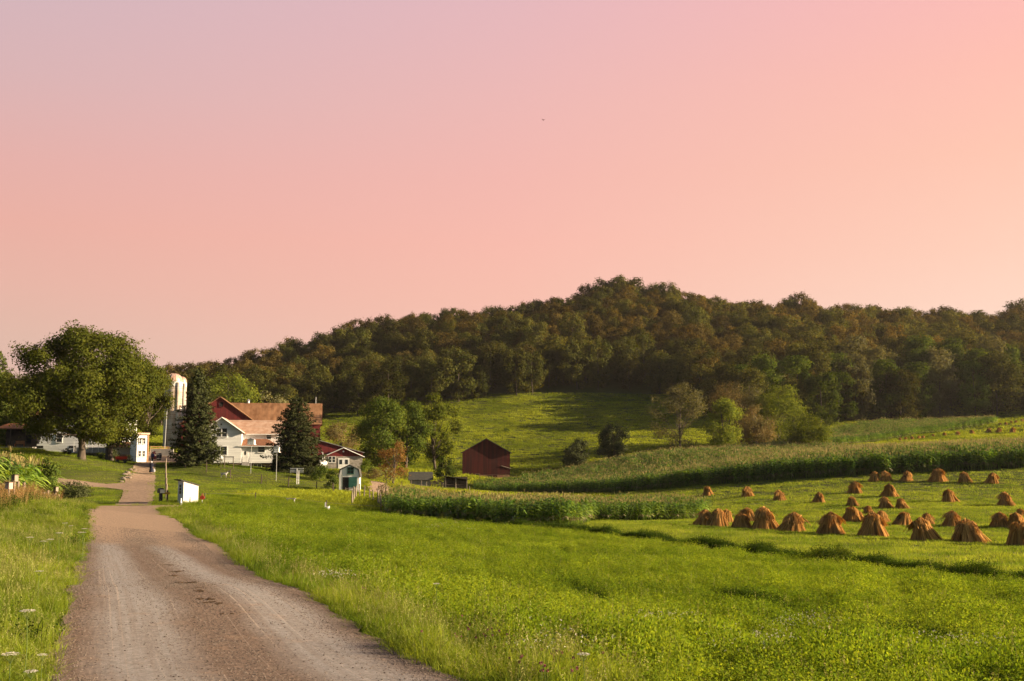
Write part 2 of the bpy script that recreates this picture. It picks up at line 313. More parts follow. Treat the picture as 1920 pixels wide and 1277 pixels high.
def road_mat(name, far):
    m, N, L = new_mat(name); out = N.new('ShaderNodeOutputMaterial'); p = N.new('ShaderNodeBsdfPrincipled'); L.new(p.outputs[0], out.inputs[0])
    p.inputs['Roughness'].default_value = .9; p.inputs['Specular IOR Level'].default_value = .15
    g = N.new('ShaderNodeNewGeometry'); uv = N.new('ShaderNodeUVMap'); sx = N.new('ShaderNodeSeparateXYZ'); L.new(uv.outputs[0], sx.inputs[0])
    def noise(scale, detail=3, st=None, src=None, rough=.5):
        mp = N.new('ShaderNodeMapping'); mp.inputs['Scale'].default_value = st or (1, 1, 1); L.new(src or g.outputs['Position'], mp.inputs[0])
        n = N.new('ShaderNodeTexNoise'); n.inputs['Scale'].default_value = scale; n.inputs['Detail'].default_value = detail; n.inputs['Roughness'].default_value = rough; L.new(mp.outputs[0], n.inputs[0]); return n.outputs[0]
    def mr(s, a, b, c=0, d=1):
        n = N.new('ShaderNodeMapRange'); L.new(s, n.inputs[0]); n.inputs[1].default_value = a; n.inputs[2].default_value = b; n.inputs[3].default_value = c; n.inputs[4].default_value = d; return n.outputs[0]
    def mix(f, a, b):
        n = N.new('ShaderNodeMix'); n.data_type = 'RGBA'
        if isinstance(f, float): n.inputs[0].default_value = f
        else: L.new(f, n.inputs[0])
        for k, v in ((6, a), (7, b)):
            if isinstance(v, tuple): n.inputs[k].default_value = (*v, 1)
            else: L.new(v, n.inputs[k])
        return n.outputs[2]
    def ma(op, a, b):
        n = N.new('ShaderNodeMath'); n.operation = op
        for k, v in enumerate((a, b)):
            if isinstance(v, (int, float)): n.inputs[k].default_value = v
            else: L.new(v, n.inputs[k])
        return n.outputs[0]
    earth = mix(mr(noise(3.0, 4), .3, .7), (.25, .17, .115), (.38, .27, .19))
    col = earth
    if not far:
        # wheel lanes polished grey, stony centre and stony shoulders
        chips = mix(mr(noise(24, 4, rough=.85), .42, .58), (.075, .052, .04), (.27, .19, .14))
        lane = mix(mr(noise(16, 4, rough=.8), .35, .65), (.225, .205, .19), (.36, .33, .305))
        wob = ma('MULTIPLY', noise(.35, 1, src=uv.outputs[0], st=(0.01, 1, 1)), .5)
        u = ma('ADD', sx.outputs[0], wob)
        def band(c, w):
            d = ma('ABSOLUTE', ma('SUBTRACT', u, c), 0); return mr(d, w * .35, w, 1, 0)
        l1 = band(1.40, .85); l2 = band(3.75, .85)
        lanes = ma('MAXIMUM', l1, l2)
        st = noise(1.0, 5, st=(9, .12, 1), src=uv.outputs[0], rough=.65)
        lanes = ma('MULTIPLY', lanes, mr(st, .25, .55, .45, 1))
        near = mix(lanes, chips, lane)
        streak = mr(noise(1.0, 4, st=(14, .05, 1), src=uv.outputs[0]), .6, .68)
        near = mix(ma('MULTIPLY', streak, .55), near, (.44, .36, .29))
        dusty = mix(mr(noise(18, 4, rough=.7), .35, .65), (.22, .15, .105), (.37, .265, .185))
        edgef = ma('ADD', sx.outputs[1], ma('MULTIPLY', noise(.9, 3), 2.0))
        col = mix(mr(edgef, 45.4, 48.6), near, dusty)
        deb = mr(noise(1.2, 4, st=(1, 1, 1)), .6, .72)
        col = mix(ma('MULTIPLY', deb, .35), col, (.35, .23, .15))
    grit = noise(2.2 if far else 7, 7, rough=1.0)
    vs = N.new('ShaderNodeVectorMath'); vs.operation = 'SCALE'; L.new(col, vs.inputs[0]); L.new(mr(grit, .35, .65, .62, 1.3), vs.inputs[3])
    L.new(vs.outputs[0], p.inputs['Base Color'])
    b = N.new('ShaderNodeBump'); b.inputs['Strength'].default_value = .9; b.inputs['Distance'].default_value = .02 if not far else .06; L.new(noise(38 if not far else 5, 4, rough=.75), b.inputs['Height']); L.new(b.outputs[0], p.inputs['Normal'])
    return m
RM = road_mat('road_gravel', False); RF = road_mat('drive_gravel', True)
dL = np.array(edge(168, 970, 70.6)) - np.array(edge(85, 1277, 11.7)); dL /= np.hypot(*dL)
bL = np.array(edge(85, 1277, 11.7)) - dL * 17; bR = np.array(edge(870, 1277, 11.7)) - dL * 17
ribbon('road', [bL, edge(85, 1277, 11.7), edge(118, 1150, 19), edge(160, 1015, 43), edge(168, 970, 70.6), edge(188, 955, 92), edge(200, 948.5, 101)],
       [bR, edge(870, 1277, 11.7), edge(612, 1140, 19.9), edge(412, 1022, 40), edge(300, 970, 70.6), edge(296, 957, 90), edge(310, 948.5, 101)], RM, .03, n=17, ragged=.16)
ribbon('lane', [edge(-120, 947, 101.5), edge(112, 947, 101.5), edge(200, 948, 102.6), edge(300, 948, 103), edge(440, 949.5, 102.5), edge(640, 955, 103)],
       [edge(-120, 950, 97.5), edge(112, 950, 97.5), edge(186, 955, 93), edge(310, 957, 90), edge(440, 953.5, 97.8), edge(640, 959, 98.5)], RF, .034, n=9)
ribbon('driveway', [edge(215, 946, 103.5), edge(228, 932, 114), edge(234, 905, 135), edge(246, 890, 150), edge(258, 868, 172)],
       [edge(284, 946, 103.5), edge(288, 932, 114), edge(291, 905, 135), edge(291, 890, 150), edge(293, 867, 172)], RF, .042, n=9)
ribbon('side_drive', [edge(-60, 906, 131.5), edge(110, 906, 131.5), edge(200, 908, 132), edge(240, 905, 136)],
       [edge(-60, 912, 125.5), edge(110, 912, 125.5), edge(200, 916, 125.5), edge(240, 922, 122)], RF, .038, n=7)
ribbon('yard', [edge(240, 868, 171), edge(250, 862, 180), edge(280, 858, 198)], [edge(318, 868, 171), edge(395, 862, 180), edge(405, 858, 198)], RF, .03, n=9, step=2)
ribbon('farm_lane', [edge(560, 892, 190), edge(610, 884, 200), edge(650, 884, 200), edge(700, 893, 178), edge(730, 905, 165), edge(748, 918, 158)],
       [edge(560, 896, 184), edge(610, 890, 192), edge(650, 890, 192), edge(670, 898, 172), edge(690, 912, 160), edge(712, 920, 155)], RF, .05, n=5, step=1.5)

# ------------------------------------------------------------ scattering with geometry nodes (stuff only)
def scatter(name, P, rot, scl, idx, protos, label, lean=None):
    n = len(P); me = bpy.data.meshes.new(name); me.vertices.add(n); me.vertices.foreach_set('co', np.asarray(P, np.float32).ravel())
    rv = np.zeros((n, 3), np.float32); rv[:, 2] = rot
    if lean is not None: rv[:, :2] = lean
    for an, ty, d in (('rotv', 'FLOAT_VECTOR', rv), ('sclv', 'FLOAT_VECTOR', scl), ('idx', 'INT', idx)):
        a = me.attributes.new(an, ty, 'POINT'); a.data.foreach_set('vector' if ty != 'INT' else 'value', np.asarray(d).astype(np.float32 if ty != 'INT' else np.int32).ravel())
    o = tag(link(name, me), label, None, None, 'stuff')
    pc = bpy.data.collections.new(name + '_kinds')
    for k, (pm) in enumerate(protos):
        pc.objects.link(bpy.data.objects.new('%s_%02d' % (name, k), pm))
    ng = bpy.data.node_groups.new(name, 'GeometryNodeTree')
    ng.interface.new_socket('Geometry', in_out='INPUT', socket_type='NodeSocketGeometry'); ng.interface.new_socket('Geometry', in_out='OUTPUT', socket_type='NodeSocketGeometry')
    N = ng.nodes; L = ng.links; gi = N.new('NodeGroupInput'); go = N.new('NodeGroupOutput')
    ci = N.new('GeometryNodeCollectionInfo'); ci.inputs['Collection'].default_value = pc; ci.inputs['Separate Children'].default_value = True; ci.inputs['Reset Children'].default_value = True
    ip = N.new('GeometryNodeInstanceOnPoints'); ip.inputs['Pick Instance'].default_value = True
    def at(nm, ty):
        a = N.new('GeometryNodeInputNamedAttribute'); a.data_type = ty; a.inputs[0].default_value = nm; return a.outputs[0]
    L.new(gi.outputs[0], ip.inputs['Points']); L.new(ci.outputs[0], ip.inputs['Instance']); L.new(at('idx', 'INT'), ip.inputs['Instance Index'])
    L.new(at('rotv', 'FLOAT_VECTOR'), ip.inputs['Rotation']); L.new(at('sclv', 'FLOAT_VECTOR'), ip.inputs['Scale']); L.new(ip.outputs[0], go.inputs[0])
    md = o.modifiers.new('scatter', 'NODES'); md.node_group = ng
    return o

# ------------------------------------------------------------ grass
def blades(rng, n, rad, h0, h1, w, lean=.35, seg=2):
    a = rng.uniform(0, 2 * pi, n); r = rad * np.sqrt(rng.uniform(0, 1, n)); B = np.stack([r * np.cos(a), r * np.sin(a), np.full(n, -.02)], 1)
    h = rng.uniform(h0, h1, n); d = rng.uniform(0, 2 * pi, n); ln = rng.uniform(.05, lean, n) * h * 1.6
    D = np.stack([np.cos(d), np.sin(d), np.zeros(n)], 1); fa = rng.uniform(0, pi, n); Wd = np.stack([np.cos(fa), np.sin(fa), np.zeros(n)], 1) * (w * rng.uniform(.6, 1.3, n) / 2)[:, None]
    up = np.array([0, 0, 1.0]); mid = B + D * (ln * .3)[:, None] + up * (h * .6)[:, None]; tip = B + D * ln[:, None] + up * h[:, None]
    V = np.stack([B - Wd, B + Wd, mid + Wd * .8, mid - Wd * .8, tip], 1).reshape(-1, 3); o = np.arange(n)[:, None] * 5
    Fc = np.concatenate([o + [0, 1, 2], o + [0, 2, 3], o + [3, 2, 4]], 0)
    return V, Fc, tip
def leaflets(rng, P, l, w):
    n = len(P); Nn = rng.normal(0, 1, (n, 3)); Nn[:, 2] = np.abs(Nn[:, 2]) + .3; Nn /= np.linalg.norm(Nn, axis=1)[:, None]
    return diamonds(rng, P, Nn, l, w)
def diamonds(rng, P, Nn, l, w):
    n = len(P); T = rng.normal(0, 1, (n, 3)); U = np.cross(Nn, T); U /= np.linalg.norm(U, axis=1)[:, None] + 1e-9; Vv = np.cross(Nn, U)
    l = (l * rng.uniform(.7, 1.3, n) / 2)[:, None]; w = (w * rng.uniform(.7, 1.3, n) / 2)[:, None]
    V = np.stack([P - U * l, P + Vv * w + U * l * .2, P + U * l, P - Vv * w + U * l * .2], 1).reshape(-1, 3); o = np.arange(n)[:, None] * 4
    return V, np.concatenate([o + [0, 1, 2], o + [0, 2, 3]], 0)
def join(parts):
    V = []; Fc = []; mi = []; b = 0
    for v, f, m in parts:
        V.append(v); Fc.append(f + b); mi.append(np.full(len(f), m)); b += len(v)
    return np.concatenate(V), np.concatenate(Fc), np.concatenate(mi)
G_GREEN = LEAF('grass_blade', (.135, .20, .020), (.285, .335, .048), (.075, .14, .014), trans=.5, nscale=.22, n3=.7, objvar=.3)
G_CLOVER = LEAF('clover_leaf', (.115, .19, .014), (.27, .325, .034), (.05, .105, .009), trans=.45, nscale=.2, n3=.6, objvar=.25)
G_DRY = LEAF('dry_stem', (.30, .29, .10), (.24, .27, .07), (.30, .24, .09), trans=.35, nscale=.3, n3=.4, tcol=(1.2, 1.1, .8))
G_BROWN = LEAF('brown_weed', (.30, .15, .07), (.42, .27, .12), (.22, .20, .07), trans=.35, nscale=.4, n3=.7, tcol=(1.3, 1.1, .6))
G_RANK = LEAF('rank_leaf', (.028, .055, .008), (.06, .095, .012), (.025, .045, .007), trans=.2, nscale=.4, n3=.6)  # leaves darkened so that rows of them read as shade
G_MEAD = LEAF('meadow_blade', (.20, .25, .024), (.34, .375, .045), (.12, .165, .02), trans=.45, nscale=.05, n3=.8, objvar=.25)
def tuft(kind, seed):
    rng = np.random.default_rng(seed); parts = []
    if kind == 'lush':
        v, f, t = blades(rng, 14, .24, .12, .30, .009); parts.append((v, f, 0))
        st = rng.uniform(-.24, .24, (13, 2)); P = []
        for x, y in st:
            h = rng.uniform(.14, .34); k = 9; zz = rng.uniform(.3, 1, k) * h
            P.append(np.stack([x + rng.normal(0, .035, k), y + rng.normal(0, .035, k), zz], 1))
        v, f = leaflets(rng, np.concatenate(P), .034, .022); parts.append((v, f, 1)); mats = [G_GREEN, G_CLOVER]
    elif kind == 'verge':
        v, f, t = blades(rng, 40, .2, .12, .33, .008, lean=.8); parts.append((v, f, 0))
        v, f, t = blades(rng, 1 + seed % 2, .15, .38, .58, .004, lean=.45); parts.append((v, f, 1)); ns = len(t)
        P = np.concatenate([t + np.array([0, 0, -k * .018]) for k in range(7)]) + rng.normal(0, .005, (ns * 7, 3)); v, f = leaflets(rng, P, .025, .012); parts.append((v, f, 1)); mats = [G_GREEN, G_DRY]
    elif kind == 'lawn':
        v, f, t = blades(rng, 60, .5, .03, .10, .012, lean=.5); parts.append((v, f, 0)); mats = [G_GREEN]
    elif kind == 'stubble':
        v, f, t = blades(rng, 34, .35, .06, .17, .013, lean=.4); parts.append((v, f, 0)); v, f, t = blades(rng, 7, .35, .08, .18, .008, lean=.3); parts.append((v, f, 1)); mats = [G_GREEN, G_DRY]
    elif kind == 'mead':
        v, f, t = blades(rng, 56, .5, .08, .34, .03, lean=.6); parts.append((v, f, 0)); mats = [G_MEAD]
    elif kind == 'weed':
        v, f, t = blades(rng, 26, .3, .4, 1.15, .010, lean=.25); parts.append((v, f, 0))
        P = np.concatenate([t + np.array([0, 0, -k * .04]) for k in range(9)]) + rng.normal(0, .02, (26 * 9, 3)); v, f = leaflets(rng, P, .04, .02); parts.append((v, f, 0))
        v, f, t = blades(rng, 20, .3, .2, .6, .014, lean=.5); parts.append((v, f, 1)); mats = [G_BROWN, G_CLOVER]
    elif kind == 'rank':
        v, f, t = blades(rng, 26, .3, .25, .65, .012, lean=.4); parts.append((v, f, 0))
        P = rng.normal(0, 1, (110, 3)) * [.16, .16, .10] + [0, 0, .30]; P[:, 2] = np.abs(P[:, 2]); v, f = leaflets(rng, P, .05, .03); parts.append((v, f, 1)); mats = [G_RANK, G_RANK]
    V, Fc, mi = join(parts); return npmesh('tuft_' + kind, V, Fc, mats, mi)
CORN1 = [(722, 111), (760, 108), (850, 104), (975, 92.5), (1092, 92), (1104, 98), (1118, 106), (1200, 105), (1322, 109), (1325, 118), (1250, 132), (1000, 140), (740, 140)]
CORN2 = [(888, 206), (1000, 193), (1100, 181), (1200, 171), (1300, 164), (1420, 157), (1600, 150), (1920, 147), (2250, 145), (2250, 215), (1900, 204), (1780, 206), (1650, 222), (1560, 238), (1480, 250), (1350, 246), (1230, 237), (1130, 234), (1060, 228), (960, 216), (888, 212)]
CORN3 = [(1575, 268), (1700, 292), (1800, 312), (1870, 322), (1875, 338), (1760, 342), (1650, 338), (1560, 318), (1500, 290), (1480, 262)]
CORN4 = [(-300, 58), (-60, 60), (8, 66), (50, 76), (92, 87), (80, 100), (0, 104), (-300, 104)]
CP = [poly(c) for c in (CORN1, CORN2, CORN3, CORN4)]
def clear_mask(X, Y, grow=0):
    m = np.ones(len(X), bool)
    for p in ROADS + CP: m &= ~inpoly(X, Y, p)
    return m
def sample(rng, y0, y1, dens, px0=-200, px1=2120):
    """even density over the wedge of ground the photograph looks at"""
    x0, x1 = (px0 - 960) / F, (px1 - 960) / F; area = (x1 - x0) * (y1 * y1 - y0 * y0) / 2; n = int(area * dens)
    Y = np.sqrt(rng.uniform(y0 * y0, y1 * y1, n)); X = rng.uniform(x0, x1, n) * Y; return X, Y
def vnoise(X, Y, s, seed):
    rng = np.random.default_rng(seed); out = np.zeros(len(X))
    for k in range(6):
        a = rng.uniform(0, 2 * pi); f = rng.uniform(.6, 1.6) / s; out += np.sin((X * cos(a) + Y * sin(a)) * f * 2 * pi + rng.uniform(0, 6.3))
    return out / 3
roadL = np.array([bL, edge(85, 1277, 11.7), edge(168, 970, 70.6), edge(188, 955, 92)]); roadR = np.array([bR, edge(870, 1277, 11.7), edge(300, 970, 70.6), edge(296, 957, 90)])
STOOKF = poly([(960, 88), (1200, 73), (1400, 63), (1640, 51), (1920, 41), (2200, 35), (2600, 60), (2300, 145), (1600, 149), (1300, 163), (1120, 180), (1160, 150), (1330, 120), (1320, 108), (1110, 105), (1095, 91)])
LAWN = poly([(100, 118), (60, 190), (300, 190), (620, 190), (640, 150), (320, 108), (240, 104), (112, 103)])
LANEC = np.array([edge(-120, 948.5, 99.5), edge(300, 948.5, 98), edge(640, 957, 100.5)]); C1F = np.array([pt(714, 967, 109)[:2], pt(850, 975, 102)[:2], pt(975, 989, 90.5)[:2], pt(1090, 986, 90)[:2]])
def grass():
    rng = np.random.default_rng(11)
    T = {k: [tuft(k, 10 * j + i) for i in range(4)] for j, k in enumerate(('lush', 'verge', 'lawn', 'stubble', 'mead', 'weed', 'rank'))}
    acc = {k: [] for k in T}
    for y0, y1, de, hs in ((5, 22, 42, 1.0), (22, 50, 17, 1.35), (50, 120, 5.2, 1.7), (120, 205, 2.1, 2.3), (205, 420, .55, 3.6)):
        X, Y = sample(rng, y0, y1, de, *((-900, 2820) if y0 < 20 else (-300, 2220))); k = clear_mask(X, Y); X, Y = X[k], Y[k]
        dl = dline(X, Y, roadL); dr = dline(X, Y, roadR); isleft = X < np.interp(Y, roadL[:, 1], roadL[:, 0])
        st = inpoly(X, Y, STOOKF); lw = inpoly(X, Y, LAWN); dd = dline(X, Y, DITCH); t1 = np.minimum(dline(X, Y, TRACK1), dline(X, Y, TRACK2))
        n1 = vnoise(X, Y, 2.2, 1); n2 = vnoise(X, Y, 9, 2)
        u = rng.uniform(0, 1, len(X)); verge = (((dr < 1.5 + .5 * n1) & ~isleft) | ((dl < 5) & isleft)) & (Y < 92)
        kind = np.full(len(X), 'lush', object)
        kind[u > .94] = 'verge'
        kind[verge] = 'verge'
        kind[st] = 'stubble'; kind[lw] = 'lawn'; kind[(Y > 118) & (X < 20) & ~lw & ~st] = 'mead'; kind[Y > 200] = 'mead'
        kind[(dd < .9 + .35 * n1)] = 'rank'; kind[(t1 < .22)] = 'lawn'
        dc = np.minimum(dline(X, Y, LANEC), dline(X, Y, C1F)); kind[(dc < 5.5 + 1.5 * n1) & (kind != 'verge') & ~st] = 'lawn'; kind[(dc < 4.5) & (kind == 'verge')] = 'lawn'; keep = np.ones(len(X), bool); keep[(t1 < .25) | (dd < .6)] = False; kind[(dd > .6) & (dd < 1.5)] = 'stubble'
        n3 = vnoise(X, Y, .9, 8); hv = (1 + .38 * n1 + .2 * n2 + .22 * n3) * rng.uniform(.7, 1.3, len(X)); hv = np.clip(hv, .35, 2.0)
        hv[verge] *= .88
        close = ((dr < .35) & ~isleft & (Y < 92)) | ((dl < .5) & isleft & (Y < 92)); hv[close] *= .6
        Z = gza(X, Y)
        for kk in T:
            s = (kind == kk) & keep
            if not s.any(): continue
            hh = {'lawn': 1.0 + .25 * (hs - 1), 'stubble': 1.0 + .2 * (hs - 1), 'mead': .8 + .22 * (hs - 1)}.get(kk, 1 + .12 * (hs - 1))
            acc[kk].append((X[s], Y[s], Z[s], hs * rng.uniform(.8, 1.25, s.sum()), hh * hv[s]))
    # rough brown weeds on the left bank and round the sheds
    for (pp, de, kk, hs, sv) in ((poly([(-250, 44), (-80, 46), (20, 52), (85, 66), (112, 84), (96, 92), (60, 72), (0, 62), (-300, 56)]), 3.2, 'weed', 1.1, .9), (poly([(-250, 44), (-80, 46), (20, 52), (85, 66), (112, 84), (96, 92), (60, 72), (0, 62), (-300, 56)]), 3.2, 'rank', 1.2, 1.2),
                             (poly([(690, 152), (880, 160), (890, 175), (760, 178), (700, 170)]), 1.6, 'weed', 1.5, .32), (poly([(600, 186), (760, 205), (740, 215), (600, 200)]), 1.2, 'weed', 1.5, .5),
                             (poly([(90, 72), (112, 86), (108, 94), (96, 92)]), 2, 'rank', 1.2, 1)):
        a = np.array(pp); x0, y0 = a.min(0); x1, y1 = a.max(0); n = int((x1 - x0) * (y1 - y0) * de)
        X = rng.uniform(x0, x1, n); Y = rng.uniform(y0, y1, n); k = inpoly(X, Y, pp) & clear_mask(X, Y); X, Y = X[k], Y[k]
        acc[kk].append((X, Y, gza(X, Y), hs * rng.uniform(.8, 1.3, len(X)), sv * rng.uniform(.5, 1.25, len(X))))
    # clumps of coarse weeds dotted over field, meadow and pasture
    for (y0, y1, de, s) in ((10, 60, .22, .75), (60, 130, .08, 1.2), (130, 220, .05, 1.8), (230, 400, .085, 2.2)):
        X, Y = sample(rng, y0, y1, de); n1 = vnoise(X, Y, 18, 4); k = clear_mask(X, Y) & ~inpoly(X, Y, LAWN) & ~inpoly(X, Y, STOOKF) & (rng.uniform(0, 1, len(X)) < .45 + .5 * n1); X, Y = X[k], Y[k]
        acc['rank'].append((X, Y, gza(X, Y), s * rng.uniform(.7, 1.5, len(X)), (.6 + .25 * s) * rng.uniform(.5, 1.1, len(X))))
    for Ln, hw, de, hh in ((DITCH, .5, 30, .95), (TRACK1, .16, 60, .42), (TRACK2, .17, 70, .48)):  # rows of dark weeds stand in for shade in ditch and tracks
        Q = resample([tuple(q) for q in Ln], .2); n = int(len(Q) * .2 * 2 * hw * de); q = Q[rng.integers(0, len(Q), n)]; X = q[:, 0] + rng.normal(0, hw * .6, n); Y = q[:, 1] + rng.normal(0, hw * .6, n); k = rng.uniform(0, 1, n) < .55 + .5 * vnoise(X, Y, 7, 21) + (1.2 if hw > .3 else .8); X, Y = X[k], Y[k]
        acc['rank'].append((X, Y, gza(X, Y), rng.uniform(.8, 1.3, len(X)), hh * rng.uniform(.7, 1.5, len(X)) * (1 + .3 * vnoise(X, Y, 5, 9))))
    names = {'lush': ('clover_field', 'lush green clover and grass filling the field right of the gravel road'), 'verge': ('tall_grass', 'tall seeding grass along both edges of the gravel road and through the field'),
             'lawn': ('lawn', 'short mown lawn on the rise round the farmhouse and driveway'), 'stubble': ('stubble_field', 'short green regrowth between the straw shocks'),
             'mead': ('meadow_grass', 'rough pasture grass on the hillside and behind the farm'), 'weed': ('dry_weeds', 'rust brown dry weeds on the left bank and by the sheds'), 'rank': ('coarse_weeds', 'coarse dark weeds dotted over the pasture and rows imitating shade in the ditch and tracks')}
    tot = 0
    for kk, L in acc.items():
        if not L: continue
        X, Y, Z, sh, sz = [np.concatenate([a[i] for a in L]) for i in range(5)]; n = len(X); tot += n
        scatter(names[kk][0], np.stack([X, Y, Z], 1), rng.uniform(0, 2 * pi, n), np.stack([sh, sh, sz], 1), rng.integers(0, 4, n), T[kk], names[kk][1])
    print('grass tufts', tot)
grass()

# ------------------------------------------------------------ maize
C_LEAF = LEAF('maize_leaf', (.055, .125, .014), (.33, .44, .07), (.10, .20, .02), trans=.38, nscale=.3, n3=.4, objvar=.45, gloss=.05)
C_TASS = LEAF('maize_tassel', (.34, .27, .12), (.27, .27, .09), (.32, .23, .11), trans=.3, nscale=.3, n3=.4, tcol=(1.1, 1, .8))
C_DRY = LEAF('maize_husk', (.45, .40, .26), (.34, .30, .14), (.3, .28, .12), trans=.3, tcol=(1.1, 1, .7))
def corn_plant(seed, H=2.5):
    rng = np.random.default_rng(seed); parts = []; n = 10
    th0 = rng.uniform(0, pi)
    def strip(P, Wv):  # P (k,3) centre line, Wv (k,3) half widths
        k = len(P); V = np.concatenate([P - Wv, P + Wv]); Fc = []
        for i in range(k - 1): Fc += [[i, i + 1, k + i + 1], [i, k + i + 1, k + i]]
        return V, np.array(Fc)
    for a in (0, pi / 2):
        P = np.array([[0, 0, 0], [0, 0, H * .9]]); Wv = np.array([[cos(a), sin(a), 0]]) * np.array([[.020], [.011]]); v, f = strip(P, Wv); parts.append((v, f, 0))
    for i in range(n):
        z = H * (.22 + .64 * i / n); a = th0 + (i % 2) * pi + rng.normal(0, .4); L = rng.uniform(.55, .9) * (1 - .35 * abs(i / n - .5)); D = np.array([cos(a), sin(a), 0]); S = np.array([-sin(a), cos(a), 0])
        up = rng.uniform(.35, .6); t = np.linspace(0, 1, 5)
        P = D * (L * t)[:, None] + np.array([0, 0, 1]) * (z + L * (up * 2.2 * t - (up * 2.2 + rng.uniform(.1, .4)) * t * t) * .9)[:, None]
        w = .075 * np.array([.6, 1, .95, .6, .06]); tw = S + np.array([0, 0, 1]) * rng.uniform(-.4, .4); v, f = strip(P, w[:, None] * tw); parts.append((v, f, 2 if (i < 2 and rng.uniform() < .5) else 0))
    if rng.uniform() < .8:
        P = np.array([[.04, 0, H * .45], [.11, 0, H * .45 + .24]]); v, f = strip(P, np.array([[0, .03, 0], [0, .012, 0]])); parts.append((v, f, 2))
    for i in range(6 if seed % 2 else 1):
        a = rng.uniform(0, 2 * pi); D = np.array([cos(a), sin(a), 0]) * rng.uniform(.05, .14); P = np.array([[0, 0, H * .88], D * .6 + [0, 0, H * .88 + .22], D + [0, 0, H * .88 + rng.uniform(.26, .36)]]); v, f = strip(P, np.array([[-sin(a), cos(a), .3]]) * np.array([[.008], [.013], [.008]])); parts.append((v, f, 1))
    V, Fc, mi = join(parts); return npmesh('maize_plant', V, Fc, [C_LEAF, C_TASS, C_DRY], mi)
CK = [corn_plant(i) for i in range(7)]
def corn(name, P, label, hs, row=.8, step=.28, seed=0, hfun=None, tas=.35):
    rng = np.random.default_rng(seed); a = np.array(P); x0, y0 = a.min(0); x1, y1 = a.max(0)
    X, Y = np.meshgrid(np.arange(x0, x1, step), np.arange(y0, y1, row)); X = X.ravel() + rng.normal(0, .09, X.size); Y = Y.ravel() + rng.normal(0, .09, Y.size)
    k = inpoly(X + .5 * vnoise(X, Y, 5, seed + 7), Y + .5 * vnoise(X, Y, 4, seed + 3), P); X, Y = X[k], Y[k]; n = len(X)
    s = hs * (1 + .09 * vnoise(X, Y, 6, seed + 5) + .05 * vnoise(X, Y, 1.6, seed + 9)) * rng.uniform(.82, 1.12, n)
    if hfun is not None: s = s * hfun(X, Y)
    scatter(name, np.stack([X, Y, gza(X, Y) - .03], 1), rng.uniform(0, 2 * pi, n), np.stack([s * 1.25, s * 1.25, s], 1), np.where(rng.uniform(0, 1, n) < tas, rng.choice([1, 3, 5], n), rng.choice([0, 2, 4, 6], n)), CK, label)
xr = gx(1100, 98)
corn('maize_field', CP[0], 'narrow strip of tasselled maize in the middle of the fields, in front of the small red barn', .90, seed=1, hfun=lambda X, Y: np.where((X > xr + 1) , .86, 1.0) * np.interp(Y, [92, 108, 118], [1.08, 1.0, .96]))
corn('maize_field', CP[1], 'broad maize field climbing behind the straw shocks to the hedge trees', 1.08, seed=2, tas=.14, hfun=lambda X, Y: np.interp(X, [-8, 2, 22, 40], [.66, .86, .97, 1.08]))
corn('maize_field', CP[2], 'small far maize patch under the wood at the right', 1.0, row=.9, step=.4, seed=3)
corn('maize_field', CP[3], 'nearest maize standing behind the old fence at the left edge', 1.25, tas=.8, seed=4)

# ------------------------------------------------------------ loose stones on the road
def gravel():
    rng = np.random.default_rng(31); pr = []
    for k, (a, b) in enumerate((((.13, .10, .08), (.18, .14, .115)), ((.06, .045, .035), (.10, .075, .06)), ((.18, .145, .12), (.23, .19, .16)))):
        m = M('pebble_%s' % ('tan', 'dark', 'pale')[k], a, b, scale=9, rough=.9); bm = bmesh.new(); bmesh.ops.create_icosphere(bm, subdivisions=1, radius=1)
        for v in bm.verts: v.co *= float(rng.uniform(.75, 1.2)); v.co.z *= .6
        me = bpy.data.meshes.new('pebble'); bm.to_mesh(me); bm.free(); me.materials.append(m); pr.append(me)
    n = 70000; Y = 6 + 44 * rng.uniform(0, 1, n) ** 1.3; u = np.where(rng.uniform(0, 1, n) < .55, np.clip(rng.normal(.5, .12, n), 0, 1), np.where(rng.uniform(0, 1, n) < .5, np.abs(rng.normal(0, .09, n)), 1 - np.abs(rng.normal(0, .09, n))))
    xl = np.interp(Y, roadL[:, 1], roadL[:, 0]); xr = np.interp(Y, roadR[:, 1], roadR[:, 0]); X = xl + (xr - xl) * u
    s = .004 + .009 * rng.uniform(0, 1, n) ** 4; s *= 1 + Y / 80
    scatter('gravel', np.stack([X, Y, gza(X, Y) + .03 + s * .2], 1), rng.uniform(0, 6.3, n), np.stack([s, s * rng.uniform(.7, 1, n), s], 1), rng.choice(3, n, p=[.5, .3, .2]), pr, 'loose stones strewn along the middle and the edges of the gravel road')
gravel()
# ------------------------------------------------------------ trees
BARK = M('bark', (.055, .042, .032), (.11, .085, .065), scale=6, rough=.95, bump=.6, stretch=(1, 1, .25))
L_MAPLE = LEAF('maple_leaf', (.052, .066, .010), (.10, .105, .016), (.038, .052, .009), trans=.33, nscale=.35, n3=.6)
L_GREEN = LEAF('tree_leaf', (.06, .095, .015), (.12, .145, .025), (.05, .08, .012), trans=.35, nscale=.3, n3=.6)
L_LIGHT = LEAF('light_leaf', (.12, .16, .022), (.21, .23, .035), (.10, .14, .02), trans=.42, nscale=.3, n3=.5)
L_GREY = LEAF('greygreen_leaf', (.12, .12, .055), (.17, .165, .08), (.14, .115, .06), trans=.35, nscale=.3, n3=.5)
L_RUST = LEAF('rust_leaf', (.13, .098, .04), (.18, .135, .055), (.10, .105, .04), trans=.35, nscale=.5, n3=.6, tcol=(1.4, 1.15, .6))
L_ORANGE = LEAF('orange_leaf', (.17, .095, .03), (.25, .14, .05), (.13, .11, .04), trans=.4, nscale=.8, n3=.6, tcol=(1.4, 1.1, .6))
